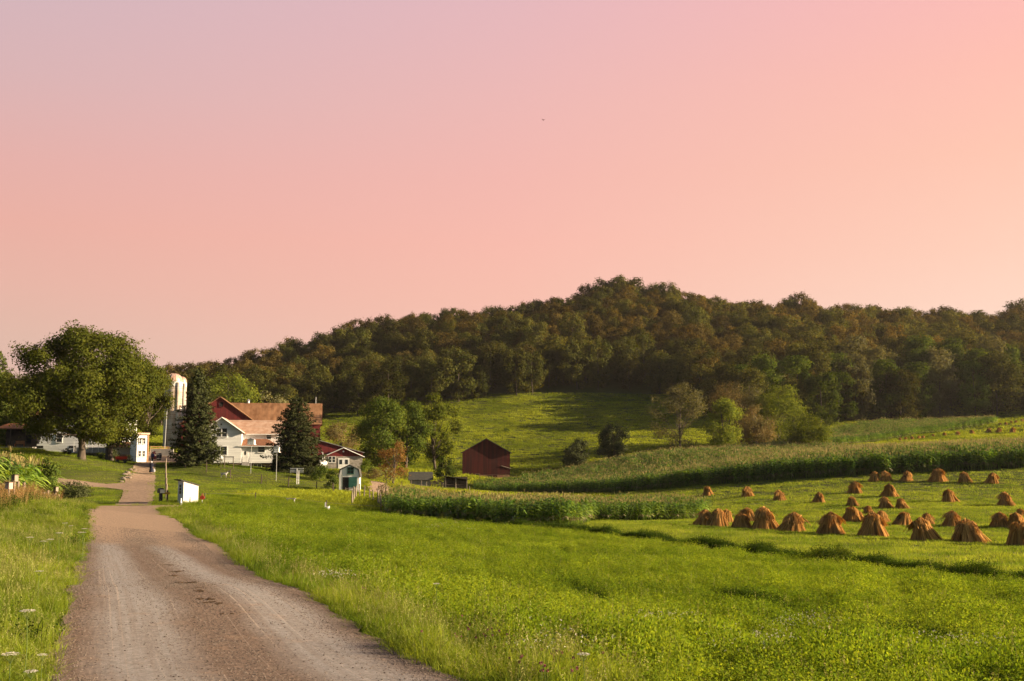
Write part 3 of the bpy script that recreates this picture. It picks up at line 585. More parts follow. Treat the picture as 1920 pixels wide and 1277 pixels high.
L_F1 = LEAF('wood_leaf_green', (.055, .062, .015), (.115, .112, .026), (.045, .055, .013), trans=.34, nscale=.07, n3=.8, tcol=(1.7, 1.35, .5), objvar=.4)
L_F2 = LEAF('wood_leaf_olive', (.082, .066, .018), (.145, .110, .030), (.068, .060, .016), trans=.34, nscale=.07, n3=.8, tcol=(1.7, 1.3, .5), objvar=.4)
L_F3 = LEAF('wood_leaf_brown', (.088, .070, .022), (.145, .11, .033), (.074, .062, .018), trans=.34, nscale=.07, n3=.8, tcol=(1.6, 1.35, .5), objvar=.4)
L_SPRUCE = LEAF('spruce_needle', (.036, .046, .018), (.085, .092, .035), (.035, .045, .02), trans=.12, nscale=.8, n3=.4)
L_PINE = LEAF('pine_needle', (.09, .13, .025), (.17, .19, .035), (.07, .10, .02), trans=.2, nscale=.5, n3=.5)
L_BUSH = LEAF('bush_leaf', (.05, .085, .016), (.11, .14, .028), (.05, .07, .014), trans=.3, nscale=.8, n3=.5)

def nptube(P, rad, n=6):
    P = np.asarray(P, float); k = len(P); V = []
    for i in range(k):
        d = P[min(i + 1, k - 1)] - P[max(i - 1, 0)]; d /= np.linalg.norm(d) + 1e-9
        a = np.cross(d, [0, 0, 1.0] if abs(d[2]) < .9 else [1.0, 0, 0]); a /= np.linalg.norm(a); b = np.cross(d, a)
        for q in range(n): V.append(P[i] + (a * cos(2 * pi * q / n) + b * sin(2 * pi * q / n)) * rad[i])
    Fc = [(i * n + q, i * n + (q + 1) % n, (i + 1) * n + (q + 1) % n, (i + 1) * n + q) for i in range(k - 1) for q in range(n)]
    return np.array(V), np.array(Fc)
def tree_mesh(seed, H, Rw, cb, nl, nleaf, leaf, mat, tr=.3, top=.5, dense=.75, lobe=.34, limbs=True, forks=1, ry=1.0, droop=0.0, wide=.55):
    """trunk mesh with limbs and a crown of leaf faces gathered in uneven clumps. cb = crown base, Rw = crown radius, wide = relative height of widest part"""
    rng = np.random.default_rng(seed); C = []; rad = []
    for i in range(nl):
        for _ in range(30):
            t = rng.uniform(0, 1) ** .9; pr = np.sqrt(max(0, 1 - ((t - wide) / (wide + .05 if t < wide else 1.02 - wide)) ** 2)); 
            a = i * 2.4 + rng.normal(0, .5); r = Rw * pr * (1 + .13 * sin(3 * a + seed) + .08 * sin(5 * a + 2 * seed + 6 * t)) * rng.uniform(.35, 1) ** .6 * (1 - lobe * .8)
            c = np.array([r * cos(a), r * sin(a) * ry, cb + (H - cb) * (t * (1 - lobe * .35) + .03)])
            if all(np.linalg.norm(c - q) > Rw * lobe * .55 for q in C): break
        C.append(c); rad.append(Rw * lobe * rng.uniform(.65, 1.3) * (0.6 + .4 * pr))
    C = np.array(C); rad = np.array(rad)
    rad = np.minimum(rad, np.maximum(H - C[:, 2], Rw * .15) * 1.25)
    k = rng.choice(nl, nleaf, p=rad ** 2 / (rad ** 2).sum())
    D = rng.normal(0, 1, (nleaf, 3)); D /= np.linalg.norm(D, axis=1)[:, None]
    lump = 1 + .22 * np.sin(D[:, 0] * 7 + k * 1.7) * np.sin(D[:, 1] * 6 + k) + .15 * np.sin(D[:, 2] * 9 + k * 2.3)
    rr = rad[k] * (1 - (1 - dense) * 0 - rng.uniform(0, 1, nleaf) ** 1.6 * .75) * lump * (1 + (rng.uniform(0, 1, nleaf) < .12) * rng.uniform(0, .35, nleaf))
    P = C[k] + D * rr[:, None] * [1, 1, .85]; P[:, 2] -= droop * rng.uniform(0, 1, nleaf) * rad[k]
    P[:, 2] = np.maximum(P[:, 2], max(.15, cb * .6))
    cen = np.array([0, 0, cb + (H - cb) * .45]); Nn = D + .5 * (P - cen) / Rw + rng.normal(0, .55, (nleaf, 3)) + [0, 0, .35]; Nn /= np.linalg.norm(Nn, axis=1)[:, None]
    V, Fc = diamonds(rng, P, Nn, leaf, leaf * .72); crown = npmesh('crown', V, Fc, mat)
    parts = []; tp = np.array([[0, 0, -.6], [0, 0, 0], [rng.normal(0, .1), rng.normal(0, .1), cb * .5], [rng.normal(0, .25), rng.normal(0, .25), cb + (H - cb) * .35], [rng.normal(0, .4), rng.normal(0, .4), cb + (H - cb) * .8]])
    v, f = nptube(tp, [tr * 1.6, tr * 1.35, tr, tr * .65, tr * .12], 8); parts.append((v, f, 0))
    if limbs:
        for i in range(0, nl, 1 if nl < 30 else 2):
            h0 = min(cb * rng.uniform(.8, 1.1) + (C[i][2] - cb) * rng.uniform(.15, .5), C[i][2] * .9); b0 = np.array([0, 0, h0]); m1 = b0 * .45 + C[i] * .55 + [0, 0, rng.uniform(-.5, .3) * Rw * .12]
            v, f = nptube([b0, m1, b0 * .12 + C[i] * .88], [tr * .34, tr * .18, tr * .05], 5); parts.append((v, f, 0))
    V, Fc, mi = join([(a, b, c) for a, b, c in parts]); trunk = npmesh('trunk', V, Fc, BARK, smooth=True)
    return crown, trunk
def place_tree(name, meshes, loc, rz, s, label, cat='tree', group=None):
    t = thing(name, label, cat, loc, rz, group); t.scale = s if isinstance(s, tuple) else (s, s, s)
    c = link('crown', meshes[0], t); k = link('trunk', meshes[1], t); return t
def at(px, Y, dz=0, py=870):
    x = gx(px, Y, py); return (x, Y, gz(x, Y) + dz)
def spruce_mesh(seed, H, Rw, mat, cb=.6, levels=44, per=15, pw=.9, ragged=.18, width=.17):
    rng = np.random.default_rng(seed); V = []; Pp = []; Nn = []
    for l in range(levels):
        t = l / (levels - 1); z = cb + (H - cb) * t; r = Rw * ((1 - t) ** pw) * (1 + rng.normal(0, .05)) + .12
        n = max(5, int(per * (1 - t * .6))); a0 = rng.uniform(0, 6.3)
        for j in range(n):
            a = a0 + 2 * pi * j / n + rng.normal(0, .15); L = r * (1 + rng.normal(0, ragged)) * (1 + .1 * sin(a * 3 + l * .4 + seed)); m = max(5, int(L * 17))
            u = np.sqrt(rng.uniform(.02, 1, m)); rad = L * u; dz = -.28 * L * u + .16 * L * u ** 3 + rng.normal(0, .10, m); da = rng.normal(0, .10, m) / (.3 + u)
            Pp.append(np.stack([rad * np.cos(a + da), rad * np.sin(a + da), z + dz], 1)); q = np.stack([np.cos(a + da) * .5, np.sin(a + da) * .5, np.full(m, .75)], 1) + rng.normal(0, .45, (m, 3)); Nn.append(q)
    P = np.concatenate(Pp); Nn = np.concatenate(Nn); Nn /= np.linalg.norm(Nn, axis=1)[:, None]
    v, f = diamonds(rng, P, Nn, .42, width); crown = npmesh('crown', v, f, mat)
    v, f = nptube([[0, 0, -.5], [0, 0, cb], [0, 0, H * .97]], [.3, .25, .02], 8); trunk = npmesh('trunk', v, f, BARK, smooth=True)
    return crown, trunk
def treeat(px, Y, *a, **k): return a, k
# big maple in front of the left house and its neighbours
place_tree('maple_tree', tree_mesh(3, 18.4, 10.8, 2.7, 135, 72000, .33, L_MAPLE, tr=.46, lobe=.19, wide=.38), at(152, 150), 0.3, 1, 'huge round dark green maple with a thick trunk on the lawn left of the driveway')
place_tree('maple_tree', tree_mesh(4, 15.0, 6.6, 2.0, 40, 17000, .34, L_MAPLE, tr=.5, lobe=.3, wide=.45), at(205, 163), 1.3, 1, 'second maple behind the huge one, its reddish trunk just right of the thick trunk')
place_tree('maple_tree', tree_mesh(5, 17.4, 5.6, 3.2, 36, 15000, .34, L_MAPLE, tr=.4, lobe=.3, wide=.5), at(272, 192), 2.3, 1, 'maple leaning over the white outbuilding, left of the silo')
place_tree('spruce_tree', spruce_mesh(6, 16.5, 5.6, L_PINE, cb=1.5, pw=.75), at(-10, 184), 0, 1, 'pale green spruce cut by the left edge of the photo')
place_tree('spruce_tree', spruce_mesh(7, 14.5, 2.95, L_SPRUCE, cb=.9, pw=.5, per=19, ragged=.24), at(368, 160), 0, 1, 'dark spruce between the silo and the white farmhouse')
place_tree('spruce_tree', spruce_mesh(8, 12.0, 3.8, L_SPRUCE, cb=.4, pw=.42, per=19, ragged=.26), at(553, 168), 1, 1, 'dark spruce at the right end of the white farmhouse')
place_tree('yew_tree', tree_mesh(9, 3.6, 1.2, .2, 12, 1700, .22, L_SPRUCE, tr=.1, limbs=False), at(396, 164), 0, 1, 'small dark conifer at the left corner of the white farmhouse')
# middle group
place_tree('walnut_tree', tree_mesh(12, 14.6, 6.2, .9, 44, 17000, .36, L_GREEN, tr=.35, lobe=.3), at(713, 226), 0, 1.08, 'full green tree right of the grey dairy house')
place_tree('walnut_tree', tree_mesh(13, 14.4, 5.2, .8, 36, 13000, .36, L_GREEN, tr=.3, lobe=.32), at(762, 232), 1, 1.08, 'green tree in the middle of the group behind the low sheds')
place_tree('walnut_tree', tree_mesh(14, 17.2, 5.6, 3.2, 40, 11000, .36, L_LIGHT, tr=.3, lobe=.27, wide=.55), at(815, 236), 2, 1.08, 'tallest yellow green tree of the group, standing left of the small red barn')
place_tree('apple_tree', tree_mesh(15, 6.4, 2.5, .6, 14, 2600, .3, L_GREEN, tr=.12), at(834, 208), 0, 1, 'small slim tree beside the open shed')
place_tree('apple_tree', tree_mesh(16, 7.0, 3.2, 1.0, 18, 2600, .26, L_ORANGE, tr=.16, limbs=True), at(737, 168), 0, 1, 'orange leaved tree in front of the full green tree')
place_tree('apple_tree', tree_mesh(17, 4.2, 1.7, 1.7, 9, 260, .22, L_GREY, tr=.09), at(724, 158), 0, 1, 'small nearly bare tree beside the farm lane')
place_tree('ash_tree', tree_mesh(18, 9.6, 5.6, .8, 22, 5200, .32, L_RUST, tr=.2), at(640, 252), 0, 1, 'rust coloured tree behind the red lean to')
place_tree('ash_tree', tree_mesh(19, 13.5, 7.0, 1.5, 26, 7000, .42, L_LIGHT, tr=.35), at(425, 300), 0, 1.4, 'bright green tree above the left end of the big barn')
place_tree('ash_tree', tree_mesh(20, 11.0, 6.0, 1.5, 20, 4500, .42, L_GREY, tr=.3), at(510, 295), 0, 1.35, 'brownish tree above the middle of the big barn')
# meadow and hedge
place_tree('juniper_tree', tree_mesh(21, 8.2, 4.2, .1, 34, 11000, .32, L_SPRUCE, tr=.15, lobe=.33, wide=.3, limbs=False), at(1081, 262), 0, 1, 'lower of the two dark conifers at the foot of the meadow')
place_tree('juniper_tree', tree_mesh(22, 9.8, 4.8, .1, 40, 14000, .32, L_SPRUCE, tr=.18, lobe=.30, wide=.35, limbs=False), at(1150, 272), 0, 1, 'taller of the two dark conifers at the foot of the meadow')
place_tree('willow_tree', tree_mesh(23, 18.5, 8.2, 1.6, 44, 8000, .34, L_GREY, tr=.24, lobe=.24, wide=.55), at(1275, 274), 0, 1, 'thin airy tree with bare forked stems at the right end of the meadow')
place_tree('elm_tree', tree_mesh(24, 14.6, 5.4, .1, 34, 12000, .36, L_LIGHT, tr=.3, wide=.35), at(1358, 264), 0, 1, 'bright green upright tree in front of the rust tinged hedge trees')
place_tree('elm_tree', tree_mesh(25, 18.6, 7.2, .8, 38, 11000, .36, L_RUST, tr=.3), at(1368, 288), 0, 1, 'tall rust brown tree behind the bright green upright one')
place_tree('elm_tree', tree_mesh(26, 11.5, 5.4, .1, 26, 7000, .36, L_RUST, tr=.25), at(1418, 272), 0, 1, 'low rust brown tree between the bright green upright tree and the tall yellow green one')
place_tree('elm_tree', tree_mesh(27, 17.6, 8.0, .4, 50, 17000, .38, L_LIGHT, tr=.35, wide=.5), at(1462, 290), 0, 1, 'tall yellow green tree behind the round bush on the maize crest')
place_tree('elm_tree', tree_mesh(29, 17.0, 7.4, .4, 40, 13000, .38, L_GREY, tr=.35, wide=.5), at(1415, 298), 0, 1, 'tall grey green tree between the rust brown and the yellow green tree')
tr_ = place_tree('bush_tree', tree_mesh(28, 9.0, 5.4, .6, 34, 12000, .32, L_LIGHT, tr=.2, lobe=.34, wide=.45, limbs=False), at(1516, 244), 0, 1, 'round green bush alone on the crest of the maize', 'bush')
# ------------------------------------------------------------ wood
def band(p):
    for lim, t in ((345, 'behind the huge maple'), (480, 'above the silo and farmhouse'), (620, 'above the big red barn'), (740, 'above the milk house'), (860, 'above the middle tree group'), (980, 'above the small red barn'), (1110, 'left of the two dark conifers' if 0 else 'above the lower dark conifer'), (1220, 'above the taller dark conifer'), (1330, 'above the thin airy tree'), (1470, 'above the hedge trees'), (1570, 'above the round bush'), (1680, 'left of the far maize patch' if 0 else 'above the far maize patch'), (1800, 'above the tiny shocks')):
        if p < lim: return t
    return 'near the right edge'
def forest():
    rng = np.random.default_rng(77); kinds = []
    for i, mt in enumerate((L_F1, L_F2, L_F1, L_F3, L_F2, L_F1)):
        kinds.append(tree_mesh(100 + i, 18, 7.2, .6, 34, 5600, .62, mt, tr=.3, lobe=.31, wide=.55, limbs=False))
    edge_kinds = [tree_mesh(120 + i, 20, 7.4, -.2, 36, 7500, .58, mt, tr=.3, lobe=.32, wide=.45, limbs=False) for i, mt in enumerate((L_GREEN, L_GREY, L_F1, L_GREEN))]
    P = []
    sp = 11.2
    def region(X, Y):
        px = 960 + X / Y * F * 1.0
        base = np.interp(px, [-400, 100, 340, 560, 700, 850, 1000, 1220, 1270, 1330, 1400, 1560, 1700, 1860, 2300], [320, 322, 372, 388, 392, 402, 418, 420, 385, 345, 332, 338, 346, 350, 350])
        top = np.interp(px, [-400, 100, 340, 560, 700, 1000, 1160, 1300, 1600, 2300], [500, 505, 510, 545, 560, 592, 600, 600, 592, 590])
        return (Y > base) & (Y < top) & (px > -160) & (px < 2080)
    for r, y in enumerate(np.arange(318, 610, sp * .88)):
        for x in np.arange(-260, 340, sp):
            P.append((x + (r % 2) * sp / 2 + rng.normal(0, 1.9), y + rng.normal(0, 1.9)))
    P = np.array(P); P = P[region(P[:, 0], P[:, 1])]
    Z = gza(P[:, 0], P[:, 1])
    # rank by how much of the tree shows: first row along each view direction, and ground that rises towards the crest
    px = 960 + P[:, 0] / P[:, 1] * F; pyt = 860 - (Z + 17) / P[:, 1] * F
    vis = np.zeros(len(P)); order = np.argsort(P[:, 1]); sk = np.full(400, 2000.0)
    for i in order:
        b0 = int((px[i] + 300) / 8); s = slice(max(0, b0 - 2), b0 + 3); gain = np.maximum(0, sk[s] - pyt[i]).clip(0, 60).mean(); vis[i] = gain; sk[s] = np.minimum(sk[s], pyt[i] + 3)
    inside = (px > -40) & (px < 1960)
    score = vis * inside; keep = np.argsort(-score)[:262]; ks = set(keep.tolist()); print('forest', len(P), 'shown', (score > 3).sum())
    rest = []
    for i in range(len(P)):
        x, y = P[i]; z = Z[i]; right = px[i] > 1390 and y < 392
        s = rng.uniform(.78, 1.18); low = y < np.interp(px[i], [340, 700, 1240, 1390], [400, 425, 455, 400])
        if i in ks:
            sky = 860 - (z + 17) / y * F < np.interp(px[i], [0, 340, 400, 560, 650, 800, 950, 1020, 1160, 1260, 1400, 1500, 1700, 1920], [685, 678, 673, 645, 610, 600, 588, 570, 545, 560, 580, 575, 590, 590])
            if right: q = rng.integers(0, 4); k = edge_kinds[q]; tone = ('green', 'grey green', 'dark green', 'green')[q]; row = 'at the foot of the wood,'
            else:
                n = rng.choice(6, p=[.22, .22, .2, .12, .18, .06] if px[i] > 860 else [.34, .12, .3, .03, .09, .12]); n = n if not low else (0, 2, 5)[n % 3]; k = kinds[n]; tone = ('dark green', 'olive', 'dark green', 'brownish', 'olive', 'dark green')[n]  # lower-edge trees take only dark leaves, shade put into the colour
                row = 'on the skyline of the wooded hill,' if sky else 'at the lower edge of the wood,' if low else 'on the wooded slope,'
            lb = tone + ' tree ' + row + ' ' + band(px[i]); g = lb
            place_tree('wood_tree', k, (x, y, z - .3), rng.uniform(0, 6.3), (s * rng.uniform(.85, 1.15), s * rng.uniform(.85, 1.15), s * rng.uniform(.9, 1.15)), lb, 'tree', g)
        else: rest.append((x, y, z - .3, rng.uniform(0, 6.3), s, rng.integers(0, 6)))
    rest = np.array(rest); n = len(rest)
    prot = []
    for c, t in kinds: prot.append(c)
    scatter('far_wood', rest[:, :3], rest[:, 3], np.stack([rest[:, 4]] * 3, 1), rest[:, 5].astype(int), prot, 'remaining tree tops filling the wood behind the nearer trees')
    # a few taller trees breaking the skyline
    for (qx, Y, h) in ((648, 520, 1.15), (545, 520, 1.0), (965, 552, 1.1), (985, 556, 1.15), (1040, 560, 1.1), (1100, 566, 1.2), (1130, 566, 1.25), (1160, 566, 1.3), (1190, 566, 1.25), (1230, 563, 1.2), (1250, 560, 1.3), (1500, 566, 1.3), (1520, 560, 1.1), (1480, 566, 1.15), (1640, 560, 1.1), (1700, 566, 1.15), (1770, 560, 1.2), (1915, 540, 1.3)):
        x, y, z = at(qx, Y, -.3, 600); k = kinds[rng.integers(0, 6)]
        place_tree('wood_tree', k, (x, y, z), rng.uniform(0, 6.3), (h * .95, h * .95, h * 1.02), 'taller tree rising out of the wooded skyline, ' + band(qx), 'tree', 'taller trees on the skyline, ' + band(qx))
forest()
# ------------------------------------------------------------ farm buildings
WHITE = M('white_siding', (.84, .84, .82), (.74, .74, .72), scale=1.2, rough=.7, lines=('z', .14, .16), stretch=(.3, .3, 2))
WPAINT = M('white_paint', (.78, .77, .74), (.66, .65, .62), scale=3, rough=.6)
WBOARD = M('white_board', (.78, .76, .72), (.66, .64, .60), scale=2, rough=.7, lines=('h', .22, .25), stretch=(1, 1, .2))
RED = M('red_boards', (.17, .022, .022), (.115, .018, .018), scale=1.4, rough=.85, lines=('h', .25, .35), stretch=(1.6, 1.6, .15))
OLDRED = M('weathered_red_boards', (.10, .018, .014), (.05, .014, .012), scale=1.1, rough=.9, lines=('h', .28, .45), stretch=(1.6, 1.6, .12))
BRICK = M('tile_block', (.24, .10, .065), (.30, .16, .10), scale=2.5, rough=.9, lines=('z', .2, .25))
STONE = M('grey_stone', (.23, .20, .17), (.36, .32, .28), scale=2.2, rough=.95, lines=('z', .25, .3), bump=.5)
FOUND = M('brown_foundation', (.13, .09, .065), (.19, .13, .09), scale=2, rough=.95, lines=('z', .2, .3))
RUSTR = M('rusty_metal_roof', (.17, .075, .03), (.34, .18, .09), scale=1.1, rough=.75, lines=('x', .6, .22), stretch=(1, .5, .5), lo=.3, hi=.7)
SHING = M('orange_shingle', (.40, .23, .15), (.50, .34, .25), scale=1.6, rough=.9, lines=('z', .18, .25))
BROWNR = M('brown_shingle', (.20, .085, .045), (.28, .12, .06), scale=3, rough=.9, lines=('z', .15, .2))
ORANGER = M('orange_metal_roof', (.50, .17, .05), (.40, .13, .04), scale=2, rough=.6)
GREYR = M('grey_roof', (.19, .18, .17), (.27, .25, .23), scale=2.5, rough=.8, lines=('x', .5, .2))
DARKR = M('dark_shingle', (.05, .05, .045), (.08, .075, .06), scale=3, rough=.9)
MOSSR = M('mossy_roof', (.06, .065, .04), (.10, .09, .06), scale=1.5, rough=.9)
GLASS = M('window_glass', (.025, .03, .035), (.04, .045, .05), rough=.12, spec=.6)
DARK = M('interior_shade', (.012, .011, .01), (.02, .018, .016), rough=.9)  # near-black paint in place of the unlit depth behind openings
WOOD = M('old_wood', (.20, .15, .11), (.32, .26, .2), scale=4, rough=.9, stretch=(1, 1, .2))
DWOOD = M('dark_wood', (.07, .05, .035), (.12, .09, .065), scale=4, rough=.9, stretch=(1, 1, .2))
CONC = M('silo_staves', (.40, .29, .21), (.52, .48, .44), scale=1.2, rough=.9, lines=('z', .75, .3), stretch=(1, 1, .3))
DOME = M('rusty_dome', (.50, .27, .18), (.62, .44, .36), scale=1.5, rough=.5, metal=.3)
CONCR = M('concrete', (.28, .26, .24), (.38, .36, .33), scale=2, rough=.9)
TEAL = M('green_door_paint', (.02, .09, .07), (.03, .12, .095), rough=.7)
METAL = M('grey_metal', (.35, .35, .35), (.45, .45, .45), rough=.45, metal=.6)
BLACK = M('black_paint', (.012, .013, .018), (.02, .02, .028), rough=.6)
REDPL = M('red_paint', (.5, .04, .03), (.4, .03, .02), rough=.5)
TANK = M('tank_paint', (.72, .70, .68), (.6, .58, .55), rough=.35)
BEIGE = M('beige_siding', (.46, .37, .31), (.40, .32, .26), scale=2, rough=.8, lines=('z', .16, .2))
CREAM = M('tan_boards', (.30, .26, .23), (.24, .21, .185), scale=2, rough=.85, lines=('h', .3, .2))

def window(parent, x, y, z, w, h, face='-y', panes=(1, 2), fr=.07, glass=GLASS, frame=WPAINT, label=None):
    """a window of frame and pane set a little proud of the wall; x, y, z is the middle of the lower edge"""
    m = MB(); m.box(-w / 2 - fr, -w / 2, -.05, .03, -fr, h + fr); m.box(w / 2, w / 2 + fr, -.05, .03, -fr, h + fr); m.box(-w / 2, w / 2, -.05, .03, h, h + fr); m.box(-w / 2 - fr * 1.4, w / 2 + fr * 1.4, -.09, .028, -fr * 1.8, -fr * .99); m.box(-w / 2, w / 2, -.05, .03, -fr, 0)
    for i in range(1, panes[0]): m.box(-w / 2 + w * i / panes[0] - .018, -w / 2 + w * i / panes[0] + .018, -.035, .02, 0, h)
    for i in range(1, panes[1]): m.box(-w / 2, w / 2, -.042, .022, h * i / panes[1] - .022, h * i / panes[1] + .022)
    rz = {'-y': 0, '+x': pi / 2, '-x': -pi / 2, '+y': pi}[face]
    o = m.obj('window', frame, parent, (x, y, z), rz)
    g = MB(); g.box(-w / 2, w / 2, -.012, .012, 0, h); g.obj('pane', glass, o)
    if label: o['label'] = label
    return o
def gable_wall(w, d, he, hr, below=1.2, axis='y', x0=None, y0=None):
    """solid house body: axis is the direction of the ridge"""
    m = MB()
    if axis == 'y': m.prism([(0, -below), (w, -below), (w, he), (w / 2, hr), (0, he)], 0, d, 'y')
    else: m.prism([(0, -below), (d, -below), (d, he), (d / 2, hr), (0, he)], 0, w, 'x')
    return m
def gable_roof(w, d, he, hr, axis='y', ov=.35, th=.12, lift=.02):
    m = MB(); W_ = w if axis == 'y' else d; L_ = d if axis == 'y' else w; sl = (hr - he) / (W_ / 2)
    e = ov; zl = he - sl * e + lift
    prof = [(-e, zl), (W_ / 2, hr + lift), (W_ + e, zl), (W_ + e, zl + th), (W_ / 2, hr + lift + th * 1.15), (-e, zl + th)]
    # two slabs meeting at the ridge
    m.prism([prof[0], prof[1], prof[4], prof[5]], -ov, L_ + ov, axis); m.prism([prof[1], prof[2], prof[3], prof[4]], -ov, L_ + ov, axis)
    return m
def shift(m, dx=0, dy=0, dz=0):
    m.v = [(x + dx, y + dy, z + dz) for x, y, z in m.v]; return m

# --- white farmhouse
YAW = R(9.5)
def farmhouse():
    Y0 = 176; zb = pt(451, 868, Y0)[2]; h = thing('farmhouse', 'white two storey farmhouse with orange roof between the two dark spruces', 'house', (gx(451, Y0), Y0, zb), YAW)
    u = lambda px: (px - 451) / 11.2; v = lambda py: (868 - py) / 11.36
    wing = shift(gable_wall(6.4, 8, 5.1, 7.35, 0), dx=-6.4).obj('wall', WHITE, h)
    tag(wing, 'gabled front wing')
    body = shift(gable_wall(6.2, 5.6, 4.95, 7.05, 0, 'x'), dx=0.003, dy=3.2).obj('wall', WHITE, h)
    f1 = MB(); f1.box(-6.3, -.1, .1, 7.9, -1.6, 0); f1.box(.01, 5.75, 1.0, 8.6, -2.2, 0); f1.obj('foundation', FOUND, h)
    shift(gable_roof(6.4, 8, 5.1, 7.35, ov=.4), dx=-6.4).obj('roof', SHING, h)
    r2 = MB(); sl = (7.05 - 4.95) / 2.8
    r2.prism([(3.2 - .35, 4.95 - sl * .35 + .03), (6.0, 7.08), (6.0, 7.22), (3.2 - .35, 4.95 - sl * .35 + .16)], -3.0, 6.6, 'x')
    r2.prism([(6.0, 7.08), (9.15, 4.95 - sl * .35 + .03), (9.15, 4.95 - sl * .35 + .16), (6.0, 7.22)], -3.0, 6.6, 'x'); r2.obj('roof', SHING, h)
    tr = MB(); tr.tube([(-6.85, -.42, 4.86), (-3.2, -.42, 7.42), (.45, -.42, 4.86)], .09, 4); tr.box(.45, 6.6, 2.74, 2.84, 4.66, 4.82); tr.obj('gutter', WPAINT, h)
    # single storey front addition
    a = MB(); a.box(.004, 5.75, .5, 3.19, 0, 2.78); ad = a.obj('wall', WHITE, h); tag(ad, 'single storey front addition')
    r = MB(); v8 = [(-.55, -.05, 2.78), (6.15, -.05, 2.78), (6.15, 3.19, 2.78), (-.55, 3.19, 2.78), (.4, 3.19, 4.0), (3.9, 3.19, 4.0)]
    r.add(v8, [(0, 1, 5, 4), (1, 2, 5), (0, 4, 3), (0, 3, 2, 1), (2, 3, 4, 5)]); r.obj('roof', BROWNR, h)
    g = MB(); g.box(-.6, 6.2, -.15, -.05, 2.66, 2.8); g.obj('gutter', WPAINT, h)
    for px in (410, 420.4): window(wing, u(px) , -.03, v(819.5), .75, 1.35)
    for px in (408, 420): window(wing, u(px), -.03, v(853), .95, 1.35)
    window(wing, u(414), -.03, v(798), .22, .25, panes=(1, 1))
    window(body, 4.2, 3.17, v(823), .75, .95)
    window(ad, 3.2, .47, v(848), 1.05, .95)
    window(body, 6.203, 6.0, 3.5, .8, 1.2, '+x')
    d = MB(); d.box(-.45, .45, -.06, .02, 0, 2.05); dd = d.obj('door', WPAINT, h, (.62, .48, .15)); k = MB(); k.lathe([(0, 1.35), (.13, 1.37), (.16, 1.6), (.13, 1.83), (0, 1.85)], 10); 
    k2 = MB(); k2.add([(.17 * cos(t * pi / 8), -.075, 1.45 + .35 * sin(t * pi / 8)) for t in range(16)], [tuple(range(16))]); k2.obj('pane', GLASS, dd)
    st = MB()
    for i in range(4): st.box(.15, 1.3, .45 - .3 * (i + 1), .45 - .3 * i, -.9, .1 - .22 * i)
    st.obj('steps', CONCR, h)
    rl = MB()
    for sx in (.16, 1.28): rl.tube([(sx, .4, .1), (sx, .4, 1.0), (sx, -.7, .3), (sx, -.7, -.7)], .03, 5)
    rl.obj('railing', BLACK, h)
    window(h, 2.6, .97, -.95, 1.25, .75, panes=(2, 1), label='basement window')
    ch = MB(); ch.box(2.2, 2.75, 5.8, 6.35, 6.6, 8.1)
    # right side porch with orange roof on red posts
    p = MB(); q = [(5.9, .6, 1.55), (10.9, .6, 1.25), (10.9, 4.6, 1.25), (5.9, 4.6, 1.55), (6.0, 2.6, 2.1), (9.6, 2.6, 2.0)]
    p.add(q, [(0, 1, 5, 4), (1, 2, 5), (2, 3, 4, 5), (3, 0, 4), (0, 3, 2, 1)]); pr = p.obj('porch_roof', ORANGER, h)
    f = MB(); f.box(5.9, 11.0, .5, .6, 1.2, 1.42); f.obj('fascia', WPAINT, pr)
    for x, y in ((8.3, .9), (10.6, 2.0), (8.3, 4.3)):
        m = MB(); m.box(x - .12, x + .12, y - .12, y + .12, -2.6, 1.35); m.obj('post', REDPL, h)
farmhouse()

# --- big red barn behind
def red_barn():
    Y0 = 222; zb = pt(500, 850, Y0)[2]; s = F / Y0; b = thing('bank_barn', 'big dark red barn with rusty orange roof behind the white farmhouse', 'barn', (gx(598, Y0), Y0, zb), YAW)
    v = lambda py: (850 - py) / s
    Wd = 25; D = 11; he, hr = v(794), v(756)
    w = shift(gable_wall(Wd, D, he, hr, 2, 'x'), dx=-Wd).obj('wall', RED, b)
    shift(gable_roof(Wd, D, he, hr, 'x', ov=.4), dx=-Wd).obj('roof', RUSTR, b)
    # front gabled wing on the left
    gw = 14.6; x0 = -26.9; m = shift(gable_wall(gw, 6.0, v(797), v(750), 2), dx=x0, dy=-5.9); f = m.obj('wall', RED, b); tag(f, 'gabled front wing')
    shift(gable_roof(gw, 7.6, v(797), v(750), ov=.3), dx=x0, dy=-5.9).obj('roof', RUSTR, b)
    window(f, x0 + gw / 2 + .2, -5.93, v(767), .8, .9, panes=(1, 1), frame=RED, glass=DARK)
    for x in (-24, -15, -5): 
        vv = MB(); vv.lathe([(.0, 0), (.28, 0), (.28, .5), (.4, .5), (0, .9)], 10); o = vv.obj('roof_vent', METAL, b, (x, D / 2, hr + .1))
    lr = MB(); lr.tube([(-1, D / 2, hr), (-1, D / 2, hr + 1.5)], .03, 4); lr.obj('lightning_rod', METAL, b)
red_barn()
